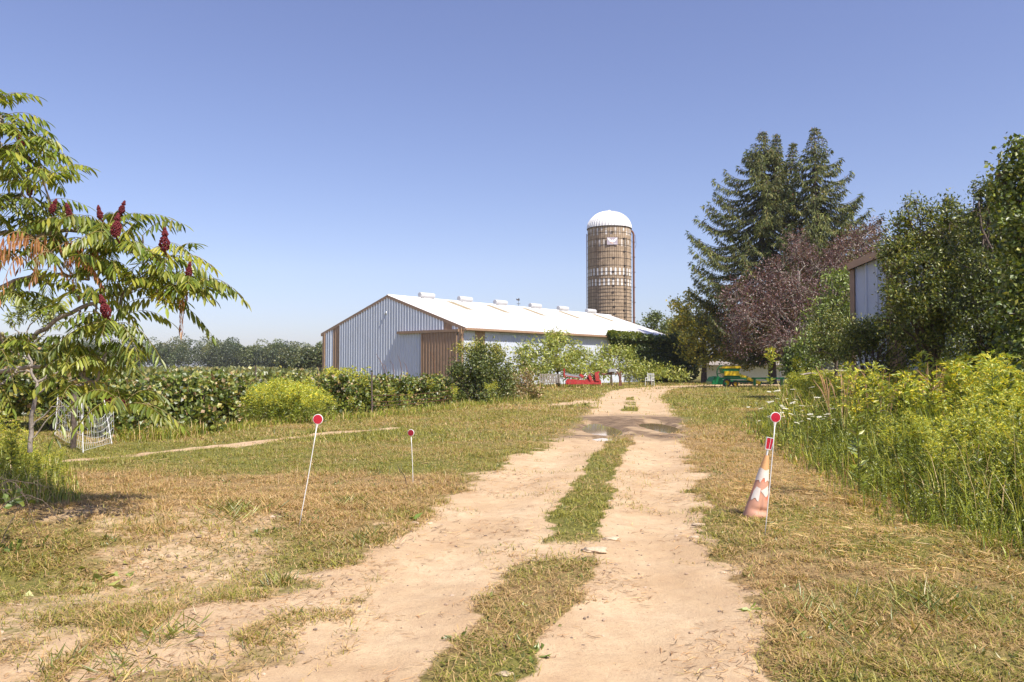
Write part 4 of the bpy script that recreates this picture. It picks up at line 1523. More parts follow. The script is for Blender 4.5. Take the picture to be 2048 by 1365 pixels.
Pn = Pn + np.stack([rng.normal(size=5200) * .12, np.abs(rng.normal(size=5200)) * .5], -1) + [0, .1]
tall_grass(g, Pn[:, 0], Pn[:, 1], rng.uniform(.05, .55, 5200) * (.35 + .9 * fbm(Pn[:, 0] * .9, Pn[:, 1] * .9, 171)), np.full(5200, .013), .8, 1.5)
N_ = 1500
D_ = rng.uniform(46, 62, N_); px = rng.uniform(1050, 1400, N_)
xx = (px - 1024) / F * D_
wl = (xx + 3.67) * .637 + (D_ - 57.3) * .771
wn_ = (xx + 3.67) * .771 - (D_ - 57.3) * .637
k = (wn_ > .4) & (wn_ < 6.5) & (polyd(xx, D_, ROADFAR) > 3.2)
tall_grass(g, xx[k], D_[k], rng.uniform(.3, .75, k.sum()), np.full(k.sum(), .045), .75)
struct("weeds", g, M['grass'], kind='stuff', label="uncut weeds and grass along the foot of the hedge and barn")

# weeds at the far left under the sumac
g = Geo()
N_ = 150
D_ = rng.uniform(8.8, 12.5, N_); px = -160 + rng.random(N_) * 300
k = px < 170 - (D_ - 9) * 12
scatter_templates(g, T1, np.stack([(px - 1024) / F * D_, D_], -1)[k], rng.uniform(0, 6.28, N_), (rng.uniform(.45, 1.0, N_) * np.clip((230 - px - (D_ - 9) * 6) / 240, .25, 1))[k])
N_ = 6000
D_ = rng.uniform(8.4, 12.5, N_); px = -200 + rng.random(N_) * 370
k = px < 175 - (D_ - 9) * 10
tall_grass(g, ((px - 1024) / F * D_)[k], D_[k], (rng.uniform(.15, .8, N_) * np.clip((210 - px) / 260, .18, 1))[k], np.full(k.sum(), .009), .85)
struct("weed_patch", g, M['leaf'], kind='stuff', label="tangle of weeds and young goldenrod under the sumac at the left edge")

# brambles bottom left
bx, by = gxy(-40, 6.4)
t = thing("bramble", "bare arching bramble canes with a few dark leaves at the bottom left edge", "bramble", (bx, by, gz1(bx, by)))
gw, gl = Geo(), Geo()
for (a, b_, bow) in (((-60, 1120), (125, 1050), 90), ((-60, 1100), (80, 1085), 130), ((-50, 1010), (60, 1000), 25), ((-40, 1170), (120, 1085), 20), ((-60, 960), (95, 975), 8), ((-20, 1150), (40, 1010), 12)):
    D_ = random.uniform(6.3, 7.0)
    p = curve(W(a[0], a[1], D_), W(b_[0], b_[1], D_ + .1), (0, 0, bow * D_ / F), 14, .004)
    p[:, 2] = np.maximum(p[:, 2], gz(p[:, 0], p[:, 1]) + .004)
    gw.tube(p, np.linspace(.005, .002, 14), 5, cap=False)
    for q in p[3:]:
        for _ in range(3):
            gw.tube(curve(q, q + rdir(1, -.1)[0] * random.uniform(.03, .14), n=3), .0012, 3, cap=False)
for (cx, cy_, n) in ((40, 1000, 10), (20, 1140, 16), (60, 1125, 12), (30, 1170, 14), (5, 1010, 8)):
    c = W(cx, cy_, 6.7)
    P = c + rng.normal(size=(n, 3)) * (.06, .08, .03)
    P[:, 2] = np.maximum(P[:, 2], gz(P[:, 0], P[:, 1]) + .01)
    cards(gl, P, rdir(n, .2), .075, .05, pal(n, ((.05, .09, .02), (.10, .15, .03), (.16, .2, .04)), (3, 3, 1)), .15, .5)
part("cane", gw, M['bark'], t); part("foliage", gl, M['leaf'], t)

# ------------------------------------------------------------------ broad-leaved weeds and the big bare-soil tufts
TUFTC = ((.14, .17, .03), (.21, .23, .045), (.09, .12, .02), (.34, .27, .11))


def rosette(px, py, n, L, wd, label, name="broadleaf_weed", up=.5, col=((.12, .18, .035), (.18, .25, .05)), cat="weed", spread=.1):
    x_, y_ = G(px, py)
    z_ = gz1(x_, y_)
    g = Geo()
    az = rng.uniform(0, 2 * pi, n)
    D = unit(np.stack([np.cos(az), np.sin(az), rng.uniform(up * .4, up * 1.6, n)], -1))
    P = np.stack([x_ + rng.normal(size=n) * spread, y_ + rng.normal(size=n) * spread * 1.4, np.full(n, z_ + .003)], -1)
    P[:, 2] = gz(P[:, 0], P[:, 1])
    cards(g, P, D, L * rng.uniform(.4, 1.3, n), wd * rng.uniform(.7, 1.2, n), pal(n, col, [1] * len(col), .3), .2, .5)
    return solo(name, g, M['leaf'], label, cat, loc=(x_, y_, z_))


rosette(822, 1042, 7, .12, .07, "grey green broad leaved weed at the left edge of the track beside the stones", spread=.02)
rosette(1075, 1300, 9, .07, .05, "low broad leaved weed at the right of the strip near the bottom of the picture", spread=.04)
rosette(1495, 1225, 6, .10, .035, "flat dark weed at the right edge of the right wheel track", up=.15, spread=.03)
rosette(560, 1160, 120, .13, .009, "isolated green grass tuft on bare soil left of the track", "grass_tuft", 1.2, cat="grass tuft", col=TUFTC, spread=.045)
rosette(330, 1280, 150, .13, .009, "wide grass tuft on bare soil at the lower left", "grass_tuft", .8, cat="grass tuft", col=TUFTC, spread=.10)
rosette(110, 1335, 60, .10, .008, "small grass tuft at the very bottom left on bare soil", "grass_tuft", 1.2, cat="grass tuft", col=TUFTC, spread=.06)
rosette(245, 1340, 110, .12, .009, "grass tuft at the bottom edge left of the picture's middle", "grass_tuft", .7, cat="grass tuft", col=TUFTC, spread=.09)
rosette(470, 1040, 260, .17, .011, "lush green clump of grass left of the leaning white marker", "grass_tuft", .7, cat="grass tuft", col=TUFTC, spread=.17)
rosette(700, 1010, 160, .14, .010, "green grass clump between the two left markers", "grass_tuft", .8, cat="grass tuft", col=TUFTC, spread=.14)
rosette(740, 1085, 220, .12, .009, "bright green grass clump along the left edge of the track", "grass_tuft", 1.0, cat="grass tuft", col=TUFTC, spread=.13)
rosette(215, 1135, 22, .10, .075, "pale green broad leaves lying in the grass at left", up=.25, spread=.16, col=((.20, .26, .07), (.28, .32, .09)))
rosette(1700, 1255, 200, .15, .010, "green clump of grass in the mown verge at the lower right", "grass_tuft", .9, cat="grass tuft", col=TUFTC, spread=.17)
rosette(1870, 1230, 160, .18, .010, "fan of long grass at the right of the mown verge", "grass_tuft", .8, cat="grass tuft", col=TUFTC, spread=.12)

# ------------------------------------------------------------------ electric netting
nx0 = W(228, 886, 16.0); nx1 = W(122, 893, 15.6)
nt_ = thing("netting_fence", "white plastic sheep netting sagging between thin white posts at left", "fence", (nx0[0], nx0[1], 0))
A_ = np.array([*gxy(228, 16.0), 0]); B_ = np.array([*gxy(170, 14.6), 0]); C_ = np.array([*gxy(112, 17.5), 0]); E_ = np.array([*gxy(30, 15.5), 0])
g = Geo()
tops = []
for (p, q) in ((A_, B_), (B_, C_)):
    n = 16
    for zf in (0.02, .16, .3, .46, .64, .85):
        c = curve(p, q, (0, 0, 0), 12)
        hh = .85 - (.32 if q is B_ else .12) * np.sin(np.linspace(0, pi, 12))
        c[:, 2] = zf / .85 * hh + .02 + gz(c[:, 0], c[:, 1])
        g.tube(c, .003, 4, cap=False, col=(1, 1, 1))
    for i in range(1, n):
        t = i / n
        b0 = p * (1 - t) + q * t
        hh = .85 - (.32 if q is B_ else .12) * sin(pi * t)
        g.tube(curve((b0[0], b0[1], .02), (b0[0] + .03, b0[1], hh + .02), (0.02, 0, 0), 4, .006), .0024, 4, cap=False)
part("net", g, M['white_paint'], nt_)
for p, ln_ in ((A_, -.2), (B_, -.05), (C_, .06)):
    g = Geo(); g.tube([p + (0, 0, -.1), p + (ln_, 0, .95)], .010, 8)
    part("post", g, M['white_paint'], nt_)

# ------------------------------------------------------------------ far wood
def wood(name, label, x0, x1, y0, y1, n, h0, h1, cols, ws, cs, dens, conif=0.0):
    g = Geo()
    for k in range(n):
        x_ = rng.uniform(x0, x1); y_ = rng.uniform(y0, y1)
        h = rng.uniform(h0, h1) * (.72 + .5 * float(fbm(np.array([x_ * .035]), np.array([1.0]), 141)[0])) * rng.choice([.8, 1.0, 1.15])
        if rng.random() < conif:
            m = int(dens * .5); t = rng.random(m) ** .8
            r = (1 - t) * h * .17 * (.6 + .5 * rng.random(m)); a = rng.uniform(0, 6.28, m)
            P = np.stack([x_ + r * np.cos(a), y_ + r * np.sin(a), t * h * 1.12 + .3], -1)
            D = unit(np.stack([np.cos(a), np.sin(a), -.4 + 0 * a], -1))
            cards(g, P, D, cs * 1.1, cs * .55, pal(m, ((.045, .065, .03), (.06, .08, .035)), (1, 1), .2))
            continue
        base = pal(1, cols, ws, .12)[0]
        for q in range(4):
            c = np.array([x_ + rng.normal() * h * .16, y_ + rng.normal() * h * .16, h * (.32 + .16 * q)])
            r = h * rng.uniform(.20, .30)
            m = dens // 4
            d = rdir(m, .25)
            P = c + d * r * (1 - .3 * rng.random((m, 1)) ** 2)
            P[:, 2] = np.maximum(P[:, 2], .1)
            D = unit(d * .5 + rdir(m))
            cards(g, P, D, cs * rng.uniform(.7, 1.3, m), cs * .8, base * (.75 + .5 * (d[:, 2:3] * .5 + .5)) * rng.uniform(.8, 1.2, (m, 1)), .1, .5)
    return struct(name, g, M['leaf'], kind='stuff', label=label)


WC = ((.062, .088, .032), (.09, .112, .036), (.042, .062, .026), (.12, .135, .045))
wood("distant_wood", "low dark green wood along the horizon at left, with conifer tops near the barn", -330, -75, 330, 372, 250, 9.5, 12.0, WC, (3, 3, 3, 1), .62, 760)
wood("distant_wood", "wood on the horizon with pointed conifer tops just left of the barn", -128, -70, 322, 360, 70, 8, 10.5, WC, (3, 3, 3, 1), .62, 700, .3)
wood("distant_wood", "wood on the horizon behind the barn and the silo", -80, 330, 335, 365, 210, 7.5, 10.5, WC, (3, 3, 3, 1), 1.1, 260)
for (px, D_, h, lb) in ((640, 175, 5.4, "round tree at the left rear corner of the barn"), (600, 215, 5.6, "broad dark tree between the barn and the far wood")):
    x_, y_ = gxy(px, D_)
    pf = [(np.array([x_ + a, y_ + b_, z_]), r, .9) for a, b_, z_, r in ((-2.5, 0, 3.2, 2.4), (2.2, 1, 3.4, 2.3), (0, 0, h - 1.6, 2.2), (4.5, 0, 2.8, 2.0), (-5, 1, 2.6, 1.8))]
    tree("broadleaf_tree", lb, "tree", (x_, y_), pf, trunk=.25, dens=11, ll=.6, lw=.45, colors=WC, weights=(3, 3, 2, 1), twigs=3, clus=4, cr=.4, group="trees out in the fields")
# low scrub band before the wood
g = Geo()
N_ = 9000
D_ = rng.uniform(70, 300, N_); px = rng.uniform(-500, 660, N_)
x_ = (px - 1024) / F * D_
P = np.stack([x_, D_, rng.uniform(.05, 1, N_) ** 1.5 * np.clip(1.35 - 14 * D_ / F, .25, 1)], -1)
cards(g, P, rdir(N_, .3), .006 * D_ + .2, .005 * D_ + .1, pal(N_, ((.10, .13, .035), (.16, .18, .045), (.22, .20, .06), (.07, .09, .03)), (3, 3, 1, 2)))
struct("scrub", g, M['leaf'], kind='stuff', label="low scrub and field edge plants in front of the far wood")

# ------------------------------------------------------------------ trees behind the barn end
MAPLE = ((.26, .27, .035), (.38, .35, .04), (.18, .21, .035), (.48, .40, .06), (.12, .15, .03))
for (px, D_, lb, pf) in (
        (1310, 125, "small dark tree seen over the far end of the barn roof", [(1300, 650, 125, 18), (1318, 640, 125, 14), (1335, 660, 125, 20), (1305, 632, 125, 8), (1275, 662, 125, 16)]),
        (1352, 112, "green tree between the barn roof and the yellowing maple", [(1340, 665, 112, 22), (1360, 650, 112, 20), (1378, 690, 112, 30), (1345, 700, 112, 30)])):
    tree("broadleaf_tree", lb, "tree", gxy(px, D_), [PF(*p) for p in pf], trunk=.25, dens=30, ll=.30, lw=.22, colors=((.09, .13, .03), (.14, .18, .04), (.06, .09, .025)), weights=(3, 2, 2), twigs=8, clus=5, cr=.3, group="trees behind the barn")
tree("maple_tree", "yellow green maple with a dark trunk between the barn end and the spruces", "tree", gxy(1408, 74),
     [PF(*p) for p in ((1365, 620, 74, 20), (1385, 600, 75, 18), (1355, 650, 74, 20), (1390, 645, 74, 28), (1420, 625, 75, 24), (1410, 670, 73, 32), (1375, 690, 73, 26), (1440, 690, 73, 30), (1470, 705, 73, 28), (1400, 715, 73, 24), (1500, 715, 74, 24), (1530, 705, 75, 24), (1435, 650, 76, 28), (1370, 640, 76, 22), (1350, 605, 76, 10))],
     trunk=.26, fork_h=.25, dens=44, ll=.22, lw=.17, colors=MAPLE, weights=(3, 3, 3, 1, 2), twigs=10, clus=5, cr=.22, wr=.10, twig_r=.02, shell=.6)

# ------------------------------------------------------------------ spruces
def spruce(label, px, D_, stems, seed):
    x_, y_ = gxy(px, D_)
    t = thing("spruce_tree", label, "tree", (x_, y_, -.05), "tall spruces")
    gw, gl = Geo(), Geo()
    ppm = F / D_
    for (tx, ty, ymax, prof, bx_, kl, kr) in stems:
        top = W(tx, ty, D_)
        zb = CAMH + (733 - ymax) / ppm
        b0 = np.array([(bx_ - 1024) / ppm, y_, -.1 if ymax > 720 else zb])
        b0[2] = -.1 if ymax > 715 else zb - .5
        ax = curve(b0, top, ((0 if ymax > 715 else (tx - bx_) / ppm * .25), 0, 0), 12)
        hr = (top[2] - b0[2]) / 20
        gw.tube(ax, np.linspace(.34 * max(.25, hr), .02, 12), 8, cap=False)
        z = top[2] - .25
        zlow = CAMH + (733 - min(ymax, 700)) / ppm
        while z > zlow:
            d = (top[2] - z) * ppm
            Lm = np.interp(d, [p[0] for p in prof], [p[1] for p in prof]) / ppm * 1.06
            f = (z - b0[2]) / (top[2] - b0[2])
            c = np.array([np.interp(f, np.linspace(0, 1, 12), ax[:, k]) for k in range(3)])
            nb = 6 if Lm > 1.5 else 4
            a0 = rng.uniform(0, 6.28)
            for k in range(nb):
                a = a0 + 2 * pi * k / nb + rng.normal() * .25
                L = Lm * rng.uniform(.70, 1.03) * ((kr if d > 220 else min(kr, .5 + .5 * (kr > .8))) if cos(a) > 0 else kl) ** abs(cos(a)) + .08
                s = np.linspace(0, 1, 9)
                rise = .40 * np.clip(1 - d / 120, -.0, 1) - .04
                H = np.array([cos(a), sin(a), 0])
                zz_ = L * (rise * s - .34 * np.sin(pi * s * .82) * np.clip(d / 120, .15, 1) + .09 * s ** 3 * np.clip(d / 60, .3, 1))
                P = c + H * (L * s)[:, None] + ZV * zz_[:, None] + np.cross(H, ZV) * (np.sin(s * 2.5 + k) * .05 * L)[:, None]
                gw.tube(P, np.linspace(.05 * min(1, L / 3) + .012, .008, 9), 4, cap=False)
                # side twigs with hanging needle curtains
                bt = rng.uniform(.7, 1.3)
                ns = max(4, int(L / .15))
                u = np.repeat(np.linspace(.12, 1, ns), 2) + rng.normal(size=2 * ns) * .01
                sd = np.tile([1, -1], ns)
                B = np.stack([np.interp(u, s, P[:, q]) for q in range(3)], -1)
                lt = np.clip((.30 * L) * (1 - u) + .24, .15, .85) * rng.uniform(.6, 1.15, 2 * ns) * np.clip(u * 3, .3, 1)
                Td = unit(H * .75 + np.cross(H, ZV) * sd[:, None] * .8 + ZV * rng.uniform(-.25, .1, (2 * ns, 1)))
                for q in range(6):
                    m = 2 * ns
                    w_ = (q + rng.random(m)) / 6
                    keep = rng.random(m) < np.clip(lt * 2.6, .4, 1)
                    C_ = B + Td * (lt * w_)[:, None] - ZV * (.25 * lt * w_ * w_)[:, None]
                    D = unit(Td * .55 + ZV * rng.uniform(-1.3, -.2, (m, 1)) + rdir(m) * .35)
                    col = pal(m, ((.075, .10, .024), (.115, .135, .032), (.038, .055, .016), (.16, .155, .045)), (4, 3, 3, 1), .25) * bt
                    cards(gl, C_[keep], D[keep], (rng.uniform(.25, .52, m) * (.55 if d < 40 else 1))[keep], .085 * (.8 if d < 40 else 1), col[keep], .1, .4)
                # upright tip shoots
                D = unit(H + ZV * rng.uniform(-.2, .5, (6, 1)) + rdir(6) * .4)
                cards(gl, P[-1] - H * rng.uniform(0, .3, (6, 1)), D, .34 if d > 40 else .18, .07, pal(6, ((.06, .10, .032),), (1,)), .1, .4)
                if rng.random() < .8 and d < 330:    # hanging cones
                    m = rng.integers(2, 5); q = rng.uniform(.55, 1, m)
                    B = np.stack([np.interp(q, s, P[:, r_]) for r_ in range(3)], -1) + rng.normal(size=(m, 3)) * .15
                    cards(gl, B, np.tile([0, 0, -1.0], (m, 1)) + rng.normal(size=(m, 3)) * .1, .18, .075, pal(m, ((.24, .15, .07), (.17, .11, .05)), (1, 1)), .3, .5)
            z -= rng.uniform(.44, .66) * (1 if d > 60 else .6)
    part("trunk", gw, M['bark'], t, smooth=True)
    part("crown", gl, M['needle'], t)


spruce("broad spruce with several leaders, the larger left one of the pair", 1545, 72,
       [(1526, 262, 730, [(0, 1), (20, 13), (57, 46), (83, 80), (100, 108), (146, 124), (182, 142), (217, 165), (264, 165), (292, 174), (340, 155), (390, 125), (440, 100)], 1545, 1, .62),
        (1553, 267, 400, [(0, 1), (14, 6), (30, 12), (60, 24), (100, 40), (130, 45)], 1548, .8, .8),
        (1586, 284, 420, [(0, 1), (14, 6), (30, 12), (60, 26), (100, 30), (130, 30)], 1560, .6, .6)], 1)
spruce("slimmer pointed spruce with the highest top, right one of the pair", 1635, 68,
       [(1629, 254, 730, [(0, 1), (14, 7), (28, 14), (63, 30), (75, 46), (100, 64), (118, 74), (142, 86), (160, 100), (182, 128), (215, 135), (260, 130), (320, 110), (420, 80)], 1637, .7, 1)], 2)

# ------------------------------------------------------------------ copper-leaved tree, grove
PURP = ((.085, .045, .044), (.13, .07, .066), (.05, .028, .027), (.20, .135, .125), (.08, .075, .028))
tree("plum_tree", "sprawling purple leaved tree with pale bare twigs in front of the spruces", "tree", gxy(1585, 53),
     [PF(*p) for p in ((1475, 600, 53, 36), (1500, 640, 51, 40), (1475, 680, 52, 34), (1520, 580, 54, 40), (1560, 545, 55, 40), (1550, 620, 52, 44), (1600, 580, 53, 46), (1600, 510, 56, 34), (1640, 540, 55, 42), (1680, 505, 56, 38), (1720, 490, 57, 36), (1745, 460, 58, 22), (1700, 550, 55, 40), (1610, 650, 52, 44), (1540, 690, 51, 34), (1660, 600, 53, 44), (1650, 680, 52, 40), (1465, 640, 53, 28), (1580, 690, 50, 30), (1590, 480, 57, 20), (1740, 520, 56, 30))],
     trunk=.22, fork_h=.22, lean=(.8, 0), leader=False, bark='greybark', dens=66, ll=.14, lw=.08, colors=PURP, weights=(4, 3, 3, 1.3, 1), twigs=30, clus=4, cr=.28, wr=.085, twig_r=.016, shell=.8, wob=.35)

GROVE = ((.08, .12, .024), (.13, .17, .034), (.055, .08, .017), (.22, .24, .06), (.03, .045, .012))
GROVEY = ((.11, .155, .03), (.19, .22, .042), (.07, .105, .02), (.32, .32, .08), (.04, .06, .014))
GG = "trees of the grove at right"
tree("broadleaf_tree", "slender green tree with drooping leaves left of the steel shed", "tree", gxy(1672, 36),
     [PF(*p) for p in ((1665, 560, 36, 22), (1690, 590, 36, 26), (1655, 600, 36, 24), (1640, 640, 36, 28), (1680, 640, 36, 30), (1700, 625, 36, 22), (1680, 555, 36, 18), (1640, 680, 35, 28), (1672, 690, 35, 28), (1610, 690, 35, 22))],
     trunk=.10, fork_h=.3, dens=105, ll=.21, lw=.065, colors=((.13, .19, .035), (.19, .25, .045), (.08, .12, .02)), weights=(3, 2, 3), twigs=10, clus=7, cr=.2, wr=.05, zb=-.7, group=GG)
tree("ivy_clad_tree", "dark stump of a tree wrapped in green creeper beside the green beam", "tree", gxy(1598, 44),
     [PF(*p) for p in ((1590, 715, 44, 26), (1612, 700, 44, 24), (1600, 740, 44, 26), (1625, 730, 44, 18), (1580, 740, 44, 16))],
     trunk=.12, dens=100, ll=.16, lw=.12, colors=((.10, .16, .03), (.16, .22, .045), (.05, .08, .02)), weights=(3, 2, 3), twigs=5, clus=6, cr=.12, group=GG)
tree("broadleaf_tree", "low olive green tree spreading under the white shed wall", "tree", gxy(1735, 20.5),
     [PF(*p) for p in ((1650, 665, 22, 30), (1690, 670, 21.5, 34), (1730, 680, 21, 36), (1770, 675, 20.5, 36), (1810, 665, 20, 38), (1845, 690, 20, 36), (1640, 700, 22, 26), (1700, 710, 21, 30), (1760, 715, 20.5, 30), (1820, 715, 20, 32), (1860, 660, 20, 26), (1800, 640, 20, 24), (1765, 648, 20.5, 16), (1703, 664, 20.5, 22), (1725, 668, 20.5, 24), (1748, 664, 20.5, 24), (1715, 690, 20.5, 26), (1870, 720, 20, 30), (1668, 640, 22, 20), (1735, 650, 21, 10))],
     trunk=.05, trunks=4, leader=False, fork_h=.3, dens=470, ll=.075, lw=.032, colors=GROVEY, weights=(4, 3, 3, 1, 2), twigs=12, clus=7, cr=.09, wr=.022, twig_r=.007, zb=.1, group=GG)
tree("broadleaf_tree", "tall bushy green tree with spiky top shoots right of the white shed wall", "tree", gxy(1870, 19),
     [PF(*p) for p in ((1815, 440, 19, 22), (1800, 480, 19, 34), (1800, 530, 18.8, 38), (1815, 580, 18.6, 40), (1830, 625, 18.5, 40), (1850, 480, 19, 40), (1860, 540, 18.5, 46), (1870, 600, 18.4, 46), (1895, 440, 19, 34), (1905, 500, 19, 46), (1915, 570, 18.8, 46), (1895, 405, 19, 16), (1830, 405, 19, 10), (1812, 412, 19, 9), (1860, 430, 19, 20), (1900, 640, 18.6, 46), (1790, 505, 19, 22), (1785, 560, 18.8, 14), (1925, 455, 19.4, 30), (1880, 690, 18.6, 40), (1790, 450, 19, 10), (1778, 505, 19, 20), (1770, 535, 18.8, 12), (1785, 590, 18.6, 20), (1780, 640, 18.6, 26))],
     trunk=.13, leader=False, fork_h=.25, dens=440, ll=.085, lw=.037, colors=GROVEY, weights=(4, 3, 3, 1, 2), twigs=14, clus=7, cr=.10, wr=.04, twig_r=.008, zb=.25, group=GG,
     shoots=[(1822, 384, 19, 70), (1810, 400, 19, 60), (1843, 402, 19, 60), (1868, 404, 19, 60), (1896, 390, 19, 70), (1905, 398, 19, 60), (1915, 404, 19, 55), (1800, 425, 19, 60), (1885, 410, 19, 50), (1785, 465, 19, 50), (1935, 415, 19, 60), (1855, 420, 19, 50), (1832, 395, 19, 70), (1775, 500, 19, 50)])
tree("broadleaf_tree", "pale green tree with upright shoots between the spiky tree and the creeper covered one", "tree", gxy(1975, 17.5),
     [PF(*p) for p in ((1958, 385, 18, 16), (1975, 375, 18, 18), (1960, 430, 18, 34), (1990, 400, 18, 28), (1975, 480, 18, 42), (1960, 540, 17.6, 44), (1995, 560, 17.4, 46), (1950, 610, 17.5, 46), (1990, 640, 17.2, 46), (2010, 460, 18, 38), (1955, 690, 17.2, 44), (2015, 700, 17, 44))],
     trunk=.12, leader=False, fork_h=.25, dens=430, ll=.085, lw=.038, colors=GROVE, weights=(4, 3, 3, 1, 3), twigs=14, clus=7, cr=.10, wr=.04, twig_r=.008, zb=.2, group=GG,
     shoots=[(1948, 366, 18, 60), (1962, 368, 18, 60), (1985, 362, 18, 60), (1955, 380, 18, 60), (2000, 370, 18, 50)])
tree("ivy_clad_tree", "tall dark tree draped in creeper at the right edge of the picture", "tree", gxy(2075, 14.5),
     [PF(*p) for p in ((2035, 300, 15, 22), (2055, 330, 15, 44), (2015, 345, 15, 22), (2040, 400, 14.8, 44), (2085, 390, 14.8, 60), (2035, 470, 14.6, 44), (2090, 490, 14.5, 60), (2045, 550, 14.5, 50), (2100, 590, 14.5, 60), (2040, 630, 14.4, 48), (2060, 700, 14.4, 56), (2120, 690, 14.4, 60), (2130, 420, 14.8, 60), (2100, 310, 15, 40), (2000, 352, 15, 12), (2140, 540, 14.6, 60))],
     trunk=.17, leader=False, fork_h=.3, dens=360, ll=.095, lw=.07, colors=((.10, .15, .028), (.17, .22, .04), (.05, .08, .016), (.30, .32, .07)), weights=(4, 2.4, 3.4, .8), twigs=8, clus=7, cr=.12, wr=.05, zb=-.35, group=GG)
tree("broadleaf_tree", "shaded tree deep in the grove beside the shed wall", "tree", gxy(1930, 22.5),
     [PF(*p) for p in ((1905, 520, 21.5, 50), (1950, 600, 21, 60), (2000, 640, 20, 60), (1900, 660, 21, 50), (2010, 540, 20, 60), (1960, 500, 21.5, 50), (2060, 600, 18.5, 70), (1985, 720, 19, 50))],
     trunk=.12, leader=False, fork_h=.3, dens=190, ll=.11, lw=.06, colors=GROVE, weights=(3, 2, 4, 1, 4), twigs=6, clus=7, cr=.12, wr=.05, group=GG)
for (X_, Y_, hh_, lb) in ((13.2, 17.0, 5.6, "tree past the right edge of the picture beside the creeper covered one"), (16.5, 14.0, 6.4, "tree farthest to the right in front of the steel shed")):
    pf = [(np.array([X_ + rng.normal() * .9, Y_ + rng.normal() * .7, z_]), rng.uniform(.5, .8), 1.0) for z_ in np.linspace(1.2, hh_ - .6, 15)]
    tree("broadleaf_tree", lb, "tree", (X_, Y_), pf, trunk=.12, fork_h=.25, dens=150, ll=.11, lw=.06, colors=GROVE, weights=(4, 2, 3, 1, 2), twigs=8, clus=7, cr=.12, wr=.04, leader=False, group=GG)
# undergrowth and dry seed heads behind the meadow
g = Geo()
N_ = 170
D_ = rng.uniform(14.5, 17, N_); px = np.where(rng.random(N_) < .6, rng.uniform(1850, 1960, N_), rng.uniform(1640, 2080, N_))
xx = (px - 1024) / F * D_
L_ = rng.uniform(1.3, 1.72, N_)
for x_, y_, L in zip(xx, D_, L_):
    a = rng.uniform(0, 6.28); b_ = rng.uniform(.05, .3)
    s = np.linspace(0, 1, 6)
    P = np.stack([x_ + cos(a) * b_ * L * s ** 2.5, y_ + sin(a) * b_ * L * s ** 2.5, L * (s - b_ * .4 * s ** 4)], -1)
    g.tube(P, np.array([.003, .003, .003, .0045, .012, .003]), 4, cap=False, col=np.repeat(pal(6, ((.45, .33, .20),), (1,), .02), 4, 0))
struct("dry_seed_grass", g, M['grass'], kind='stuff', label="dry reddish seed heads standing against the dark grove")
g = Geo()
N_ = 5200
D_ = rng.uniform(17, 40, N_); px = rng.uniform(1560, 2080, N_)
xx = (px - 1024) / F * D_
tall_grass(g, xx, D_, rng.uniform(.5, 1.25, N_), np.full(N_, .03), .7)
struct("undergrowth", g, M['grass'], kind='stuff', label="weedy undergrowth below the grove")
for (px, D_, lb) in ((1775, 21.5, "left"), (1790, 22.3, "b"), (1655, 24, "c"), (1720, 23, "d")):
    pass

# ------------------------------------------------------------------ sumac bushes and creeper at the barn wall
SUM = ((.20, .26, .05), (.28, .33, .07), (.13, .18, .035), (.36, .36, .09))
SBG = "sumac bushes along the barn wall"
tree("sumac_bush", "largest pale green sumac bush in front of the white barn wall", "bush", gxy(1115, 59.5),
     [PF(*p) for p in ((1040, 735, 58, 22), (1065, 710, 58.5, 24), (1100, 695, 59, 22), (1125, 685, 60, 20), (1110, 720, 58.5, 26), (1150, 705, 60, 22), (1175, 725, 60, 22), (1140, 735, 59, 26), (1085, 740, 58, 24), (1060, 745, 57.5, 18), (1105, 678, 60, 13), (1195, 742, 60.5, 16), (1045, 712, 58, 14), (1165, 748, 59.5, 18))],
     trunk=.08, trunks=4, fork_h=.3, dens=70, ll=.30, lw=.09, colors=SUM, weights=(4, 4, 2, 1), twigs=8, clus=8, cr=.24, wr=.04, zb=-.2, twig_r=.015, group=SBG)
tree("sumac_bush", "smaller sumac bush in front of the barn wall beside the creeper", "bush", gxy(1222, 63.5),
     [PF(*p) for p in ((1200, 715, 64, 14), (1215, 705, 64, 14), (1240, 705, 64.5, 16), (1258, 715, 64.5, 15), (1225, 730, 63.5, 18), (1250, 738, 64, 18), (1270, 735, 64.5, 14), (1200, 742, 63, 14))],
     trunk=.06, trunks=3, fork_h=.35, dens=60, ll=.30, lw=.10, colors=SUM, weights=(4, 4, 2, 1), twigs=7, clus=8, cr=.24, wr=.035, zb=-.2, twig_r=.014, group=SBG)
tree("bush", "low bright green weeds at the foot of the creeper", "bush", gxy(1300, 66),
     [PF(*p) for p in ((1280, 745, 66, 13), (1300, 738, 66.5, 14), (1325, 745, 66.5, 14), (1345, 748, 67, 12), (1262, 750, 65, 10), (1310, 752, 65, 10), (1365, 752, 68, 10))],
     trunk=.04, trunks=3, dens=70, ll=.26, lw=.09, colors=((.22, .28, .05), (.30, .33, .06), (.15, .2, .04)), weights=(3, 2, 2), twigs=5, clus=7, cr=.2, twig_r=.012)

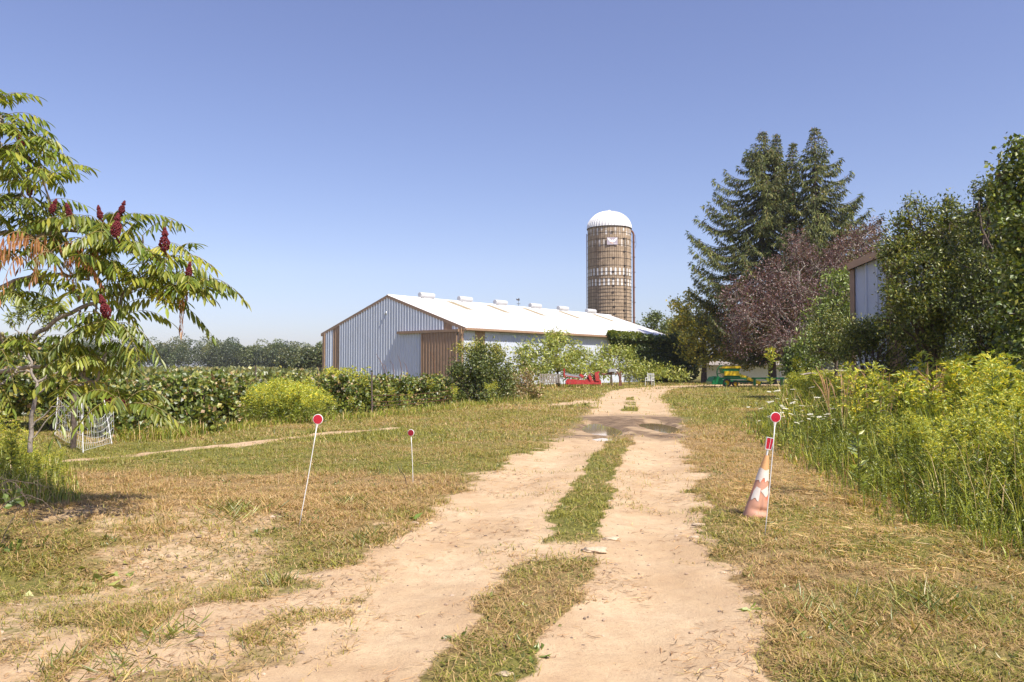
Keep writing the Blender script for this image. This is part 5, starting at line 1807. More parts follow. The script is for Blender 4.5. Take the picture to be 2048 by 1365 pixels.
v = thing("creeper", "dark green creeper curtain covering the far corner of the barn wall", "creeper", tuple(R0 + UV * 28 + NS * .3))
gl, gw = Geo(), Geo()
N_ = 9500
s_ = rng.uniform(18.5, 33.0, N_)
lo = np.interp(s_, [18.5, 21, 24, 26, 33], [3.9, 3.3, 1.9, .1, .1]) + (fbm(s_ * .8, s_ * 0, 131) - .5) * 2.2
z_ = lo + rng.random(N_) * (4.62 - lo)
ok = z_ > .05
s_, z_ = s_[ok], z_[ok]; n = len(s_)
out = .15 + .85 * rng.random(n) * np.clip((s_ - 20) / 6, .35, 1) * (1 - .35 * z_ / 4.5) + np.where(z_ > 4.1, .45, 0) + .35 * (fbm(s_ * .9, z_ * .9, 133) - .5)
P = R0 + UV * s_[:, None] + NS * out[:, None] + ZV * z_[:, None]
cards(gl, P, unit(NS * .5 + rdir(n) * .8 + np.array([0, 0, -.5])), .26, .21, pal(n, ((.06, .105, .02), (.10, .15, .03), (.16, .21, .035), (.035, .06, .015)), (4, 3, 1, 2)), .15, .5)
m = s_ < 23.5
cards(gl, P[m] + ZV * .06, unit(rdir(m.sum()) + NS * .4), .24, .19, pal(m.sum(), ((.24, .28, .035), (.15, .2, .03)), (1, 1)), .15, .5)
# mass of creeper swollen round the rear corner
for (px, py, D_, r) in ((1360, 700, 80.5, 26), (1372, 720, 80, 24), (1345, 690, 80, 22), (1350, 730, 79, 24), (1378, 742, 79, 18), (1330, 740, 77, 18)):
    c = W(px, py, D_); rr = r * D_ / F
    n = 520; d = rdir(n)
    cards(gl, c + d * rr * (1 - .4 * rng.random((n, 1)) ** 2), unit(d + rdir(n)), .27, .21, pal(n, ((.05, .085, .018), (.08, .12, .025), (.035, .06, .015)), (3, 2, 2)), .15, .5)
for k in range(14):
    a = R0 + UV * rng.uniform(22, 32) + NS * .1
    gw.tube(curve(a, a + UV * rng.normal() * .8 + ZV * 4.4, NS * .15, 8, .05), .03, 5, cap=False)
part("stem", gw, M['bark'], v); part("foliage", gl, M['leaf'], v)

# ------------------------------------------------------------------ farm implements
def axes(rz, tilt=0.0):
    a = np.array([cos(rz), sin(rz), 0]); b_ = np.array([-sin(rz), cos(rz), 0])
    return (a * cos(tilt) + ZV * sin(tilt), b_, ZV * cos(tilt) - a * sin(tilt))


def wheel(name, c, r, w_, ax, parent, rim='yellow_paint'):
    A = (ax[0], ax[2], ax[1])
    g = Geo()
    pr = [(r * .62, -w_ / 2), (r * .92, -w_ / 2), (r, -w_ * .3), (r, w_ * .3), (r * .92, w_ / 2), (r * .62, w_ / 2), (r * .62, -w_ / 2)]
    g.lathe(pr, c, A, 28)
    for k in range(18):
        a = 2 * pi * k / 18
        g.box(c + (A[0] * cos(a) + A[1] * sin(a)) * r, (.05, .03, w_ * .9), (A[0] * cos(a) + A[1] * sin(a), -A[0] * sin(a) + A[1] * cos(a), A[2]))
    p = part(name, g, M['rubber'], parent)
    g = Geo(); g.lathe([(.001, -.02), (.06, -.05), (.08, -.02), (r * .5, -.02), (r * .62, -w_ * .4), (r * .62, w_ * .4), (r * .5, .02), (.08, .02), (.001, .05)], c, A, 20)
    part("rim", g, M[rim], p)


# green and yellow machine with a scoop
D_ = 60.0
def mp(px, py, dd=0.0):
    return W(px, py, D_ + dd)


t = thing("farm_machine", "green and yellow farm machine with hopper and scoop beyond the lawn", "farm machine", tuple(np.array([*gxy(1468, 60), 0.0])))
gz0 = gz1(*gxy(1468, 60))
ax = axes(0.0)
k_ = D_ / F
g = Geo()   # hopper body, tapering down
g.prism([(-.70, .38), (.62, .38), (.50, -.05), (.66, -.30), (-.40, -.30), (-.62, .0)], mp(1460, 747), (ax[0], ZV, ax[1]), 1.0)
part("hopper", g, M['green_paint'], t)
g = Geo(); g.prism([(-.82, -.02), (.70, -.02), (.70, .08), (.55, .15), (-.65, .10)], mp(1460, 736.5), (ax[0], ZV, ax[1]), 1.12)
part("hopper_lid", g, M['yellow_paint'], t)
g = Geo(); g.prism([(-.52, -.14), (.68, -.14), (.55, .20), (-.50, .20)], mp(1462, 748, -.53), (ax[0], ZV, ax[1]), .05)
part("side_panel", g, M['yellow_paint'], t)
g = Geo(); g.box(mp(1462, 757), (2.0, .9, .12)); g.box(mp(1470, 763), (2.4, .12, .12)); g.box(mp(1452, 762, -.4), (1.6, .1, .1)); g.box(mp(1432, 762), (.9, .7, .10))
part("frame", g, M['green_paint'], t)
for dd in (-.45, .45):
    g = Geo()
    a = np.linspace(.15, pi * .98, 14)
    c = mp(1450, 757, dd)
    g.tube([c + ax[0] * (-.28 - .42 * sin(q) * 1.0 + .1) + ZV * (.42 - .52 * cos(q)) for q in a], .045, 8)
    g.tube([c + ax[0] * -.6 + ZV * .3, c + ax[0] * .1 + ZV * .55], .03, 6)
    part("guard_hoop", g, M['green_paint'], t)
g = Geo()   # scoop: a curved open bucket
prof = [(-.05, .42), (-.42, .36), (-.62, .02), (-.58, -.18), (.55, -.20), (.55, -.15), (-.50, -.13), (-.54, .02), (-.38, .30), (-.05, .36)]
c = mp(1434, 764, 0)
g.prism(prof, c, (ax[0], ZV, ax[1]), 1.6)
for dd in (-.82, .82):
    g.prism([(-.05, .42), (-.42, .36), (-.62, .02), (-.58, -.18), (.55, -.20), (.50, -.1)], c + ax[1] * dd, (ax[0], ZV, ax[1]), .04)
part("scoop", g, M['green_paint'], t)
g = Geo()
ch0, ch1 = mp(1478, 751), mp(1520, 767)
d_ = unit(ch1 - ch0); n_ = np.cross(d_, [0, 1, 0])
g.box((ch0 + ch1) / 2, (np.linalg.norm(ch1 - ch0), .5, .22), (d_, np.array([0, 1.0, 0]), unit(n_)))
part("chute", g, M['yellow_paint'], t)
g = Geo()
for s_ in (0, .33, .66, 1):
    g.box(ch0 * (1 - s_) + ch1 * s_, (.05, .56, .28), (d_, np.array([0, 1.0, 0]), unit(n_)))
part("chute_flange", g, M['green_paint'], t)
for (px, dd, r) in ((1453, -.75, .30), (1470, -.70, .22), (1455, .75, .30)):
    c = mp(px, 760, dd); c[2] = gz0 + r
    wheel("wheel", c, r, .2, ax, t)

# low green beam lying right of it
g = Geo()
c = W(1536, 757, 56)
g.box(c, (2.3, .16, .11), axes(.02)); g.box(c + (-.95, 0, -.25), (.1, .3, .5)); g.box(c + (.95, 0, -.25), (.1, .3, .5)); g.box(c + (0, 0, -.02), (.3, .34, .16))
solo("farm_implement", g, M['green_paint'], "low green steel beam on two feet right of the green and yellow machine", "farm implement")

# red implement by the barn
D_ = 55.5
z0 = 0.0
t = thing("red_implement", "rusty red farm implement with a grey channel arm lying in the grass by the barn", "farm implement", (*gxy(1165, 55.5), 0))
g = Geo()
c = mp(1168, 764)
g.prism([(-1.25, -.18), (1.0, -.18), (1.18, -.05), (1.1, .12), (.55, .10), (.3, .22), (.05, .12), (-.55, .16), (-1.15, .20), (-1.3, .02)], c, (ax[0], ZV, ax[1]), .5)
g.box(c + (0, -.28, -.1), (2.3, .06, .14)); g.box(c + (.4, -.2, .26), (.2, .2, .35), axes(.3, .4))
part("deck", g, M['red_paint'], t)
g = Geo()
a0, a1 = mp(1127, 749, .1), mp(1166, 755, .1)
d_ = unit(a1 - a0)
g.box((a0 + a1) / 2, (np.linalg.norm(a1 - a0), .10, .20), (d_, np.array([0, 1.0, 0]), unit(np.cross(d_, [0, 1, 0]))))
part("channel_arm", g, M['steel'], t)
g = Geo(); g.box((a0 + a1) / 2 - (0, .06, .08), (np.linalg.norm(a1 - a0) * .98, .06, .05), (d_, np.array([0, 1.0, 0]), unit(np.cross(d_, [0, 1, 0]))))
g.box(mp(1128.5, 745), (.09, .09, .5)); g.box(mp(1129, 755), (.12, .2, .1))
part("bracket", g, M['red_paint'], t)
g = Geo()
for (px, py, r) in ((1182, 758, .36), (1193, 757, .30)):
    cw = mp(px, py, .1)
    a = np.linspace(0, 2 * pi, 21)
    g.tube([cw + ax[0] * r * cos(q) * .75 + ZV * r * sin(q) + ax[1] * .3 * cos(q) for q in a], .045, 6, cap=False)
    for q in np.linspace(0, pi, 4)[:3]:
        g.tube([cw - ax[0] * r * cos(q) * .75 - ZV * r * sin(q), cw + ax[0] * r * cos(q) * .75 + ZV * r * sin(q)], .02, 5)
part("reel", g, M['rust'], t)
g = Geo(); cw = mp(1194, 755, -.2)
g.box(cw, (.26, .3, .52), axes(0, .15)); g.box(cw + (0, 0, .3), (.34, .2, .14), axes(0, .4)); g.box(mp(1163, 752, -.2), (.3, .25, .16), axes(.2, -.5))
part("gearbox", g, M['red_paint'], t)
g = Geo(); g.tube([mp(1160, 757), mp(1170, 751), mp(1172, 747)], .04, 6); g.tube([mp(1172, 752), mp(1178, 758)], .05, 6)
part("handle", g, M['white_paint'], t)

# stacked grey pallets
for (px, py, w_, rz, lb) in ((1092, 757, .95, .05, "grey weathered pallet standing in the grass left of the red implement"), (1109, 757.5, .80, -.1, "second weathered pallet right beside the grey one left of the red implement")):
    t = thing("wooden_pallet", lb, "pallet", (*gxy(px, 54.5), 0), "weathered pallets by the red implement")
    c = W(px, py, 54.5)
    A = axes(rz)
    c[2] = max(c[2], .5)
    for i in range(6):
        g = Geo(); g.box(c + A[0] * (i - 2.5) * w_ / 6 + A[1] * -.06 + ZV * 0, (.09, .02, .62), A)
        part("slat", g, M['grey_wood'], t)
    for zz_ in (-.26, .0, .26):
        g = Geo(); g.box(c + ZV * zz_, (w_, .09, .05), A)
        part("bearer", g, M['grey_wood'], t)
# rusty plough with curved beam
t = thing("rusty_plough", "rusty old plough with a big curved beam in the weeds by the barn", "farm implement", (*gxy(1222, 57), 0))
D_ = 57.0
g = Geo()
g.tube([mp(px, py) for px, py in ((1205, 750), (1220, 747), (1230, 742), (1236, 746), (1239, 754), (1240, 763))], .065, 8)
g.tube([mp(px, py) for px, py in ((1203, 748), (1222, 749), (1240, 748))], .05, 6)
part("beam", g, M['rust'], t)
g = Geo()
g.tube([mp(px, py) for px, py in ((1241, 762), (1242, 752), (1240, 747), (1244, 743))], .05, 6)
g.prism([(-.12, -.3), (.15, -.28), (.12, .1), (-.05, .2)], mp(1240, 764), (ax[0], ZV, ax[1]), .06)
part("share", g, M['rust'], t)
g = Geo(); g.box(mp(1224, 741), (.55, .4, .22), axes(.2)); g.tube([mp(1216, 745), mp(1226, 739), mp(1234, 742)], .04, 6)
part("seat", g, M['steel'], t)
# white chair
t = thing("garden_chair", "white garden chair standing in the weeds in front of the creeper", "chair", (*gxy(1299, 62), 0))
c = np.array([*gxy(1299, 62), 0.0]); c[2] = 0
A = axes(-.5)
for sx in (-.25, .25):
    for sy, hh in ((-.24, .62), (.24, .98)):
        g = Geo(); g.tube([c + A[0] * sx * 1.1 + A[1] * sy * 1.1, c + A[0] * sx + A[1] * sy + ZV * hh], .022, 6)
        part("leg", g, M['white_paint'], t)
g = Geo(); g.box(c + ZV * .43, (.56, .52, .04), A); part("seat", g, M['white_paint'], t)
g = Geo(); g.box(c + A[1] * .25 + ZV * .94, (.56, .04, .09), A)
for q in (-.17, -.06, .06, .17):
    g.box(c + A[0] * q + A[1] * .25 + ZV * .70, (.04, .025, .5), A)
part("backrest", g, M['white_paint'], t)
g = Geo()
for sx in (-.27, .27):
    g.box(c + A[0] * sx + ZV * .64, (.05, .5, .03), A)
part("armrest", g, M['white_paint'], t)

# white board shed behind the trees, wire fence
s0 = np.array([*gxy(1408, 86), 0]); s1 = np.array([*gxy(1592, 82), 0])
t = thing("board_shed", "low weathered white board shed behind the green and yellow machine", "shed", tuple(s0))
d_ = unit(s1 - s0); n_ = np.array([d_[1], -d_[0], 0])
L_ = np.linalg.norm(s1 - s0)
for i in range(int(L_ / .22)):
    if i == 0: g = Geo()
    g.box(s0 + d_ * (i + .5) * .22 + ZV * (.82 + random.uniform(-.02, .02)), (.205, .03, 1.62), (d_, n_, ZV))
g.box(s0 + d_ * L_ / 2 - n_ * 2.0 + ZV * .8, (L_, 3.9, 1.6), (d_, n_, ZV))
part("wall", g, M['white_paint'], t)
g = Geo(); g.box(s0 + d_ * L_ / 2 - n_ * 1.8 + ZV * 1.86, (L_ + .5, 4.6, .08), (d_, unit(n_ + ZV * -.09), unit(ZV + n_ * .09)))
part("roof", g, M['grey_wood'], t)
f0 = np.array([*gxy(1560, 62), 0]); f1 = np.array([*gxy(1745, 56), 0])
t = thing("wire_fence", "wire mesh fence with thin posts under the purple leaved tree", "fence", tuple(f0))
d_ = f1 - f0
g = Geo()
for zz_ in (.12, .3, .5, .7, .9, 1.1):
    g.tube([f0 + ZV * zz_, f1 + ZV * zz_], .008, 4)
for i in range(45):
    p = f0 + d_ * i / 44
    g.tube([p + ZV * .1, p + ZV * 1.1], .006, 4)
part("mesh", g, M['steel'], t)
for i in range(4):
    p = f0 + d_ * (i / 3)
    g = Geo(); g.tube([p - ZV * .1, p + ZV * 1.3], .035, 7); part("post", g, M['steel'], t)

# fallen pale branches beside the meadow
g = Geo()
for a, b_ in (((1640, 752), (1700, 745)), ((1655, 757), (1740, 752)), ((1600, 750), (1662, 755))):
    g.tube(curve(W(*a, 40), W(*b_, 40), (0, 0, .1), 8, .03), np.linspace(.07, .03, 8), 6)
solo("brush_pile", g, M['greybark'], "pale dead branches piled at the edge of the grove", "brush pile")
# bare twig by the short marker and bare shoots over the hedge
p0 = G(812, 968)
g = Geo()
b0 = np.array([p0[0], p0[1], gz1(*p0)])
g.tube(curve(b0, W(797, 937, p0[1]), (.03, 0, 0), 6), np.linspace(.006, .003, 6), 5)
g.tube(curve(W(800, 945, p0[1]), W(795, 929, p0[1]), n=4), .003, 4); g.tube(curve(W(801, 946, p0[1]), W(808, 934, p0[1]), n=4), .0025, 4)
solo("twig", g, M['dark'], "dark bare twig standing in the grass left of the short marker", "twig")
g = Geo()
for a, b_ in (((770, 745), (752, 708)), ((785, 745), (780, 722)), ((800, 748), (796, 712)), ((812, 748), (808, 725)), ((770, 740), (766, 728)), ((868, 745), (862, 705))):
    g.tube(curve(W(a[0], a[1] + 15, 31), W(*b_, 31), (.1, 0, 0), 6, .02), np.linspace(.014, .005, 6), 4)
solo("dead_stalks", g, M['rust'], "thin dead stalks sticking up over the hedge in front of the barn gable", "dead plant")

# ------------------------------------------------------------------ sumac at the left
LT = []   # leaflet template: (side, along, normal)
for a, w_, c_ in ((.22, .62, 0), (.55, .9, 0), (.82, .5, 0)):
    LT.append((a, w_))


def leaflets(g, B, D, N, L, Wd, C, curl):
    """lanceolate folded leaflets, 11 verts"""
    n = len(B)
    D = unit(D); Sd = unit(np.cross(D, N)); N = np.cross(Sd, D)
    L = L[:, None]; Wd = Wd[:, None]; curl = curl[:, None]

    def pt(a, s, lift):
        return B + D * L * a + Sd * Wd * s * .5 + N * (Wd * lift - curl * L * a * a)
    vs = [pt(0, 0, 0)]
    for a, w_ in LT:
        vs += [pt(a, -w_, .16 * w_), pt(a, 0, -.05), pt(a, w_, .16 * w_)]
    vs.append(pt(1, 0, 0))
    v = np.stack(vs, 1).reshape(-1, 3)
    i = np.arange(n)[:, None] * 11
    q = np.concatenate([i + np.array(f) for f in ((1, 4, 5, 2), (2, 5, 6, 3), (4, 7, 8, 5), (5, 8, 9, 6))])
    t_ = np.concatenate([i + np.array(f) for f in ((0, 1, 2), (0, 2, 3), (7, 10, 8), (8, 10, 9))])
    g.add(v, q, np.repeat(C, 11, 0))
    g.F.append(t_ + g.n - 11 * n)


SCOL = {'g': ((.11, .165, .024), (.165, .22, .032), (.22, .255, .042), (.075, .115, .02)), 'y': ((.34, .36, .05), (.24, .30, .05)), 'd': ((.30, .14, .05), (.36, .20, .08), (.20, .085, .035))}


def compound(gl, gst, P0, D0, L, kind='g', droop=.45, ll=.150, lw=.034):
    D0 = unit(D0)
    u = np.linspace(0, 1, 10)[:, None]
    R = P0 + D0 * L * u - ZV * (droop * L * u ** 2) + ZV * .06 * L * np.sin(u * pi)
    gst.tube(R, np.linspace(.0035, .0012, 10), 4, cap=False, col=(.34, .22, .09) if kind != 'g' else (.26, .20, .07))
    npair = int(rng.integers(8, 12))
    uu = np.linspace(.17, .97, npair) + rng.normal(size=npair) * .008
    B1 = np.stack([np.interp(uu, u[:, 0], R[:, k]) for k in range(3)], -1)
    T = np.gradient(R, axis=0); T1 = unit(np.stack([np.interp(uu, u[:, 0], T[:, k]) for k in range(3)], -1))
    S1 = unit(np.cross(T1, ZV))
    Bs, Ds, Ns = [], [], []
    hang = rng.uniform(.25, 1.3)
    if kind == 'd': hang = 2.5
    for s_ in (1, -1):
        Bs.append(B1)
        Ds.append(unit(S1 * s_ * .8 + T1 * .45 - ZV * hang + rng.normal(size=B1.shape) * .10))
        Ns.append(unit(ZV * .8 + S1 * s_ * .55 + T1 * .25 + rng.normal(size=B1.shape) * .1))
    Bs.append(R[-1:]); Ds.append(T1[-1:]); Ns.append(unit(ZV + S1[-1:] * .1))
    Bq = np.concatenate(Bs); Dq = np.concatenate(Ds); Nq = np.concatenate(Ns)
    n = len(Bq)
    prof = np.concatenate([.75 + .35 * np.sin(uu * pi)] * 2 + [[.9]])
    Ll = ll * prof * rng.uniform(.85, 1.15, n) * (.7 if kind == 'd' else 1)
    C = pal(n, SCOL[kind], [1] * len(SCOL[kind]), .2) * rng.uniform(.85, 1.15)
    leaflets(gl, Bq, Dq, Nq, Ll, lw * rng.uniform(.85, 1.15, n) * (.6 if kind == 'd' else 1), C, rng.uniform(.05, .22, n))


M['sumac_leaf'] = leafmat("sumac_leaf", .42, .42, .028)
M['stem_col'] = pbr("leaf_stalk", (1, 1, 1), .7, var=.1, attr=True)
M['fruit'] = pbr("sumac_fruit", (.14, .013, .018), .8, var=.45, scale=60, bump=.5, bscale=200)
KS = 1.25
sb = np.array([-6.4, 8.5, 0.0]); sb[2] = gz1(sb[0], sb[1])
t = thing("sumac_tree", "big sumac with feathery leaves and dark red fruit cones reaching in from the left", "tree", tuple(sb))
gw, gl, gst = Geo(), Geo(), Geo()


def limb(nodes, r0, r1):
    P = [sb + (0, 0, .05)] if nodes[0] is None else []
    P += [W(q[0], q[1], q[2] * KS) for q in nodes if q is not None]
    P = np.array(P)
    n = 6 * (len(P) - 1) + 1
    tt = np.linspace(0, len(P) - 1, n)
    # Catmull-Rom through the nodes
    Q = np.concatenate([[2 * P[0] - P[1]], P, [2 * P[-1] - P[-2]]])
    out = []
    for x_ in tt:
        i = min(int(x_), len(P) - 2); f = x_ - i
        a, b_, c, d = Q[i], Q[i + 1], Q[i + 2], Q[i + 3]
        out.append(.5 * ((2 * b_) + (c - a) * f + (2 * a - 5 * b_ + 4 * c - d) * f * f + (3 * b_ - a - 3 * c + d) * f ** 3))
    out = np.array(out) + rng.normal(size=(n, 3)) * .008
    gw.tube(out, np.linspace(r0 * .6, r1 * .8, n), 8, cap=False)
    return out


LB = [limb([None, (-230, 860, 6.7), (-90, 765, 6.6), (0, 745, 6.5), (70, 733, 6.4), (130, 738, 6.3), (190, 765, 6.2)], .06, .016),
      limb([None, (-200, 820, 6.7), (-60, 740, 6.6), (46, 683, 6.4), (141, 625, 6.3), (230, 590, 6.3), (300, 572, 6.2), (378, 575, 6.2)], .06, .012),
      limb([None, (-180, 700, 6.7), (-40, 600, 6.6), (40, 560, 6.5), (118, 551, 6.4), (180, 560, 6.3)], .06, .014),
      limb([None, (-200, 640, 6.8), (-60, 510, 6.7), (0, 466, 6.6), (70, 472, 6.5), (150, 462, 6.4), (240, 492, 6.3), (325, 525, 6.2)], .06, .014),
      limb([None, (-220, 560, 6.8), (-90, 450, 6.7), (0, 420, 6.6), (45, 385, 6.5), (62, 325, 6.5)], .05, .012),
      limb([None, (-240, 480, 6.9), (-110, 360, 6.8), (-30, 290, 6.6), (5, 235, 6.5)], .05, .012)]
ALLB = np.concatenate([b_[6:] for b_ in LB])
TIPS = [(-12, 205, 6.5, 'g', 6), (8, 255, 6.3, 'g', 6), (-20, 260, 6.2, 'g', 5), (45, 345, 6.3, 'g', 5), (2, 232, 6.5, 'g', 6), (38, 285, 6.3, 'g', 6), (60, 318, 6.5, 'gf', 7), (85, 355, 6.1, 'g', 6), (20, 350, 6.6, 'g', 6), (5, 300, 6.4, 'g', 6), (75, 412, 6.5, 'gf', 5), (15, 400, 6.3, 'g', 5),
        (118, 445, 6.3, 'gf', 6), (155, 455, 6.2, 'gf', 5), (214, 458, 6.2, 'gf', 7), (243, 492, 6.0, 'gF', 7), (252, 447, 6.5, 'gf', 3), (300, 505, 6.2, 'g', 7), (338, 520, 6.1, 'gF', 7), (180, 520, 6.3, 'g', 6), (110, 500, 6.5, 'g', 5),
        (70, 480, 6.0, 'd', 4), (100, 500, 6.0, 'd', 4), (50, 520, 6.0, 'd', 3), (125, 525, 6.0, 'dg', 4), (330, 575, 6.1, 'g', 7), (385, 570, 6.1, 'gf', 6), (375, 590, 6.2, 'gdd', 4), (290, 555, 6.2, 'g', 6), (225, 550, 6.1, 'g', 6), (265, 585, 6.3, 'g', 5),
        (170, 590, 6.0, 'g', 6), (228, 650, 6.0, 'gF', 8), (160, 640, 6.2, 'g', 5), (100, 565, 6.4, 'gy', 5), (30, 590, 6.5, 'g', 6), (-20, 620, 6.2, 'g', 7), (-10, 700, 6.0, 'g', 8), (-30, 520, 6.4, 'g', 6), (60, 440, 6.4, 'g', 5),
        (180, 700, 6.2, 'g', 5), (215, 720, 6.1, 'g', 6), (170, 745, 6.2, 'g', 5), (150, 770, 6.0, 'gy', 4), (248, 812, 5.9, 'gF', 8), (220, 680, 6.1, 'gy', 4), (195, 655, 6.3, 'g', 5), (130, 700, 6.5, 'g', 4), (-20, 780, 6.1, 'g', 5), (205, 790, 6.1, 'g', 4), (345, 560, 6.2, 'g', 5), (200, 500, 6.3, 'g', 5), (20, 470, 6.5, 'g', 6), (130, 480, 6.3, 'g', 5), (320, 600, 6.2, 'g', 4), (285, 470, 6.2, 'g', 3)]
for (px, py, D_, kd, nl) in TIPS:
    tip = W(px, py, D_ * KS)
    dist = np.linalg.norm(ALLB - tip, axis=1) + np.where(ALLB[:, 0] > tip[0], .25, 0)
    j = ALLB[np.argmin(dist)]
    mid = curve(j, tip, (0, 0, -.08 * np.linalg.norm(tip - j)), 7, .006)
    gw.tube(mid, np.linspace(.013, .008, 7), 7, cap=False)
    out = unit(tip - j + np.array([.15, -.1, .12]))
    a0 = rng.uniform(0, 6.28)
    for k in range(max(2, nl - (1 if px > 100 else 0))):
        a = a0 + k * 2.4
        H = np.array([cos(a), sin(a) * .9, 0])
        D0 = unit(H * .9 + out * .45 + ZV * rng.uniform(-.05, .75))
        kind = kd[k % len(kd)] if kd[k % len(kd)] in 'gyd' else 'g'
        if kind == 'g' and rng.random() < .05: kind = 'y'
        compound(gl, gst, tip - out * rng.uniform(0, .10), D0, rng.uniform(.42, .60), kind, rng.uniform(.3, .72) + (.4 if kind == 'd' else 0))
    if 'f' in kd or 'F' in kd:
        big = .86 if 'F' in kd else .56
        up = unit(ZV + np.array([rng.normal() * .22 + (.35 if px > 320 else 0), rng.normal() * .2, 0]))
        if py > 790: up = unit(np.array([-1.0, .1, .35]))
        gf = Geo()
        Lf = .24 * big
        s1_ = unit(np.cross(up, [0, 1, 0])); s2_ = np.cross(up, s1_)
        n = 120
        for q in range(n):
            f = q / n
            r = .046 * big * (sin(pi * min(1, f * 1.15 + .18)) ** .8 if f < .7 else .034 / .034 * (1.02 - f) * 2.3 * .9)
            a = q * 2.4
            c = tip + np.array([.05, -.22, .06]) * (0 if py > 790 else 1) + up * (f * Lf) + (s1_ * cos(a) + s2_ * sin(a)) * r * rng.uniform(.75, 1.15)
            gf.add(icoV * .0118 * big * rng.uniform(.8, 1.3) + c, icoF)
        q0 = tip + np.array([.05, -.22, .06]) * (0 if py > 790 else 1)
        gf.tube([q0 - up * .02, q0 + up * Lf * .9], .012 * big, 6); gf.tube([tip, q0], .008, 5)
        part("fruit_cluster", gf, M['fruit'], t)
part("trunk", gw, M['greybark'], t, smooth=True)
part("crown", gl, M['sumac_leaf'], t)
part("leaf_stalks", gst, M['stem_col'], t)

# young bare-stemmed sumac behind, and the dark thicket further back
x_, y_ = gxy(66, 9.5)
t = thing("sumac_sapling", "spindly grey sumac with bare crooked branches behind the big sumac at left", "tree", (x_, y_, gz1(x_, y_)))
gw, gl = Geo(), Geo()
D_ = 9.5
def tb(pts, r0, r1):
    P = np.array([W(a, b_, D_) for a, b_ in pts])
    q = np.concatenate([curve(P[i], P[i + 1], n=4, wob=.012)[:-1] for i in range(len(P) - 1)] + [P[-1:]])
    gw.tube(q, np.linspace(r0, r1, len(q)), 6, cap=False)
tb([(60, 905), (62, 850), (70, 800), (75, 765), (62, 745), (58, 715), (50, 690)], .028, .010)
tb([(75, 765), (100, 745), (130, 740), (160, 728)], .016, .006)
tb([(70, 790), (110, 765), (150, 760)], .014, .005)
tb([(58, 720), (30, 705), (10, 700)], .012, .005); tb([(62, 745), (40, 742), (20, 755)], .012, .005)
tb([(62, 860), (100, 820), (130, 812), (150, 835)], .010, .005); tb([(60, 880), (90, 845), (118, 818)], .010, .005)
tb([(50, 690), (60, 650), (85, 625)], .010, .004); tb([(55, 700), (90, 668), (100, 640)], .009, .004); tb([(50, 690), (30, 660), (22, 640)], .009, .004)
part("trunk", gw, M['greybark'], t, smooth=True)
for (px, py, r) in ((62, 622, 20), (90, 628, 22), (105, 642, 18), (28, 636, 16), (45, 612, 12), (112, 612, 12), (78, 606, 12)):
    c = W(px, py, D_); n = 130; rr = r * D_ / F
    d = rdir(n); P = c + d * rr * rng.random((n, 1)) ** .5
    cards(gl, P, unit(d + rdir(n) + (0, 0, -.2)), .075, .018, pal(n, ((.14, .19, .05), (.20, .25, .07)), (1, 1)), .1, .4)
part("crown", gl, M['leaf'], t)
bush(VINE, "dark thicket of vines behind the spindly sumac at the far left", "vine", 120, 19,
     [(20, 770, 19, 50), (80, 765, 19, 48), (140, 770, 19, 46), (190, 775, 19, 44), (-40, 770, 19, 50), (60, 720, 20, 40), (120, 725, 20, 36), (0, 715, 20, 40), (110, 800, 18.6, 36), (175, 805, 18.6, 30)],
     group=VG, **VK)

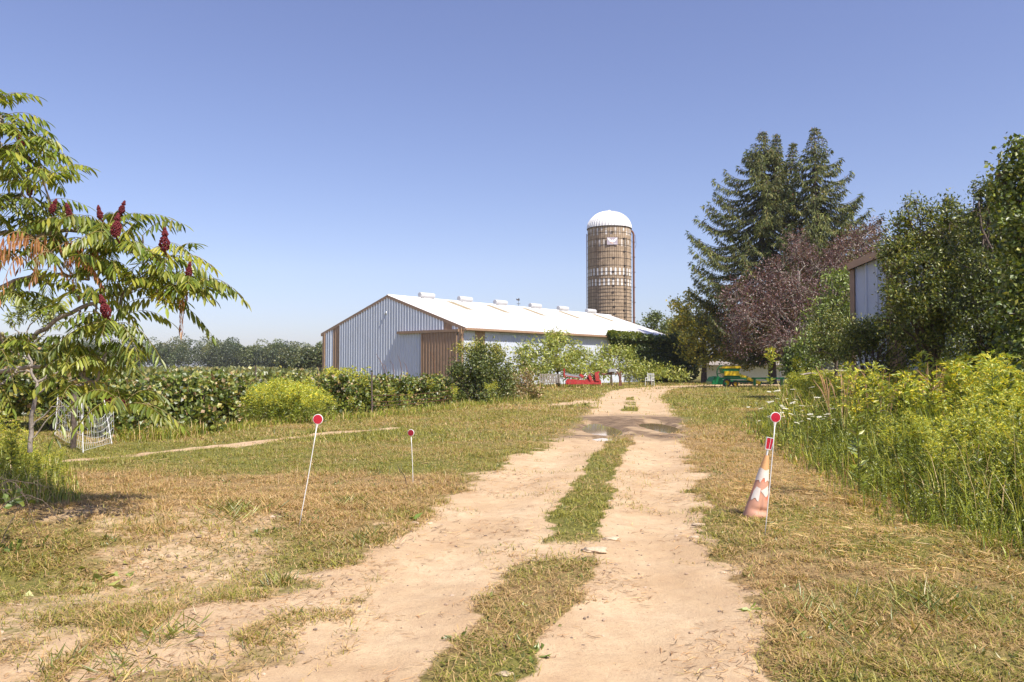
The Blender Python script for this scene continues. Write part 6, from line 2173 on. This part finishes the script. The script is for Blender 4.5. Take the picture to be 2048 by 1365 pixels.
# small broad leaves (plantain, clover, dandelion) mixed through the near turf
g = Geo()
N_ = 3600
x = rng.uniform(-7, 5.5, N_); y = 3.0 + rng.random(N_) ** 1.3 * 11
dirt, mud, gr, strip = masks(x, y)
k = (dirt < .45) & (x < meadow_left(y)) & (np.abs(x) < .72 * y + 1) & (fbm(x * 1.4, y * 1.4, 151) > .46)
x, y = x[k], y[k]
n = len(x)
xx = np.repeat(x, 6) + rng.normal(size=6 * n) * .03; yy = np.repeat(y, 6) + rng.normal(size=6 * n) * .03
P = np.stack([xx, yy, gz(xx, yy) + .006], -1)
cards(g, P, rdir(6 * n, .35, .5), rng.uniform(.02, .055, 6 * n), rng.uniform(.010, .024, 6 * n), pal(6 * n, ((.13, .16, .03), (.19, .21, .045), (.08, .115, .025), (.28, .26, .09)), (3, 3, 2, 1)), .2, .5)
struct("ground_cover", g, M['leaf'], kind='stuff', label="low broad leaved weeds mixed into the mown grass")

# leafy green fringe where the meadow meets the mown edge
g = Geo()
N_ = 900
yy = 5.6 + rng.random(N_) ** 1.4 * 12
xx = meadow_left(yy) + rng.random(N_) * 1.6 - .1
e = xx - meadow_left(yy)
scatter_templates(g, TN, np.stack([xx, yy], -1), rng.uniform(0, 6.28, N_), np.clip(.28 + .42 * e, .2, .9) * rng.uniform(.4, 1.3, N_))
struct("leafy_fringe", g, M['leaf'], kind='stuff', label="green leafy stems spilling over the mown edge below the goldenrod")

# goldenrod and weeds growing up through the hedge
g = Geo()
N_ = 45
t_ = rng.random(N_)
D_ = 19.5 + 16 * t_ + rng.normal(size=N_) * .7
px = 330 + 700 * t_ ** .62 + rng.normal(size=N_) * 25
xx = (px - 1024) / F * D_
scatter_templates(g, T2, np.stack([xx, D_], -1), rng.uniform(0, 6.28, N_), rng.uniform(.45, 1.15, N_) * np.where(rng.random(N_) < .15, 1.15, .85))
struct("hedge_goldenrod", g, M['leaf'], kind='stuff', label="scattered goldenrod and weeds growing up through the vine hedge")

# ------------------------------------------------------------------ haze
hz = Geo(); hz.box((0, 1850, 12.5), (6300, 4700, 29))
hz = struct("haze", hz, None, kind='stuff')
m = bpy.data.materials.new("haze_air"); m.use_nodes = True
nt = m.node_tree; nt.nodes.remove(nt.nodes["Principled BSDF"])
pv = nt.nodes.new("ShaderNodeVolumePrincipled")
pv.inputs["Color"].default_value = (.80, .86, 1.0, 1)
pv.inputs["Density"].default_value = .00016
pv.inputs["Anisotropy"].default_value = .2
nt.links.new(pv.outputs[0], nt.nodes["Material Output"].inputs["Volume"])
hz.data.materials.append(m)
cy.volume_bounces = 1
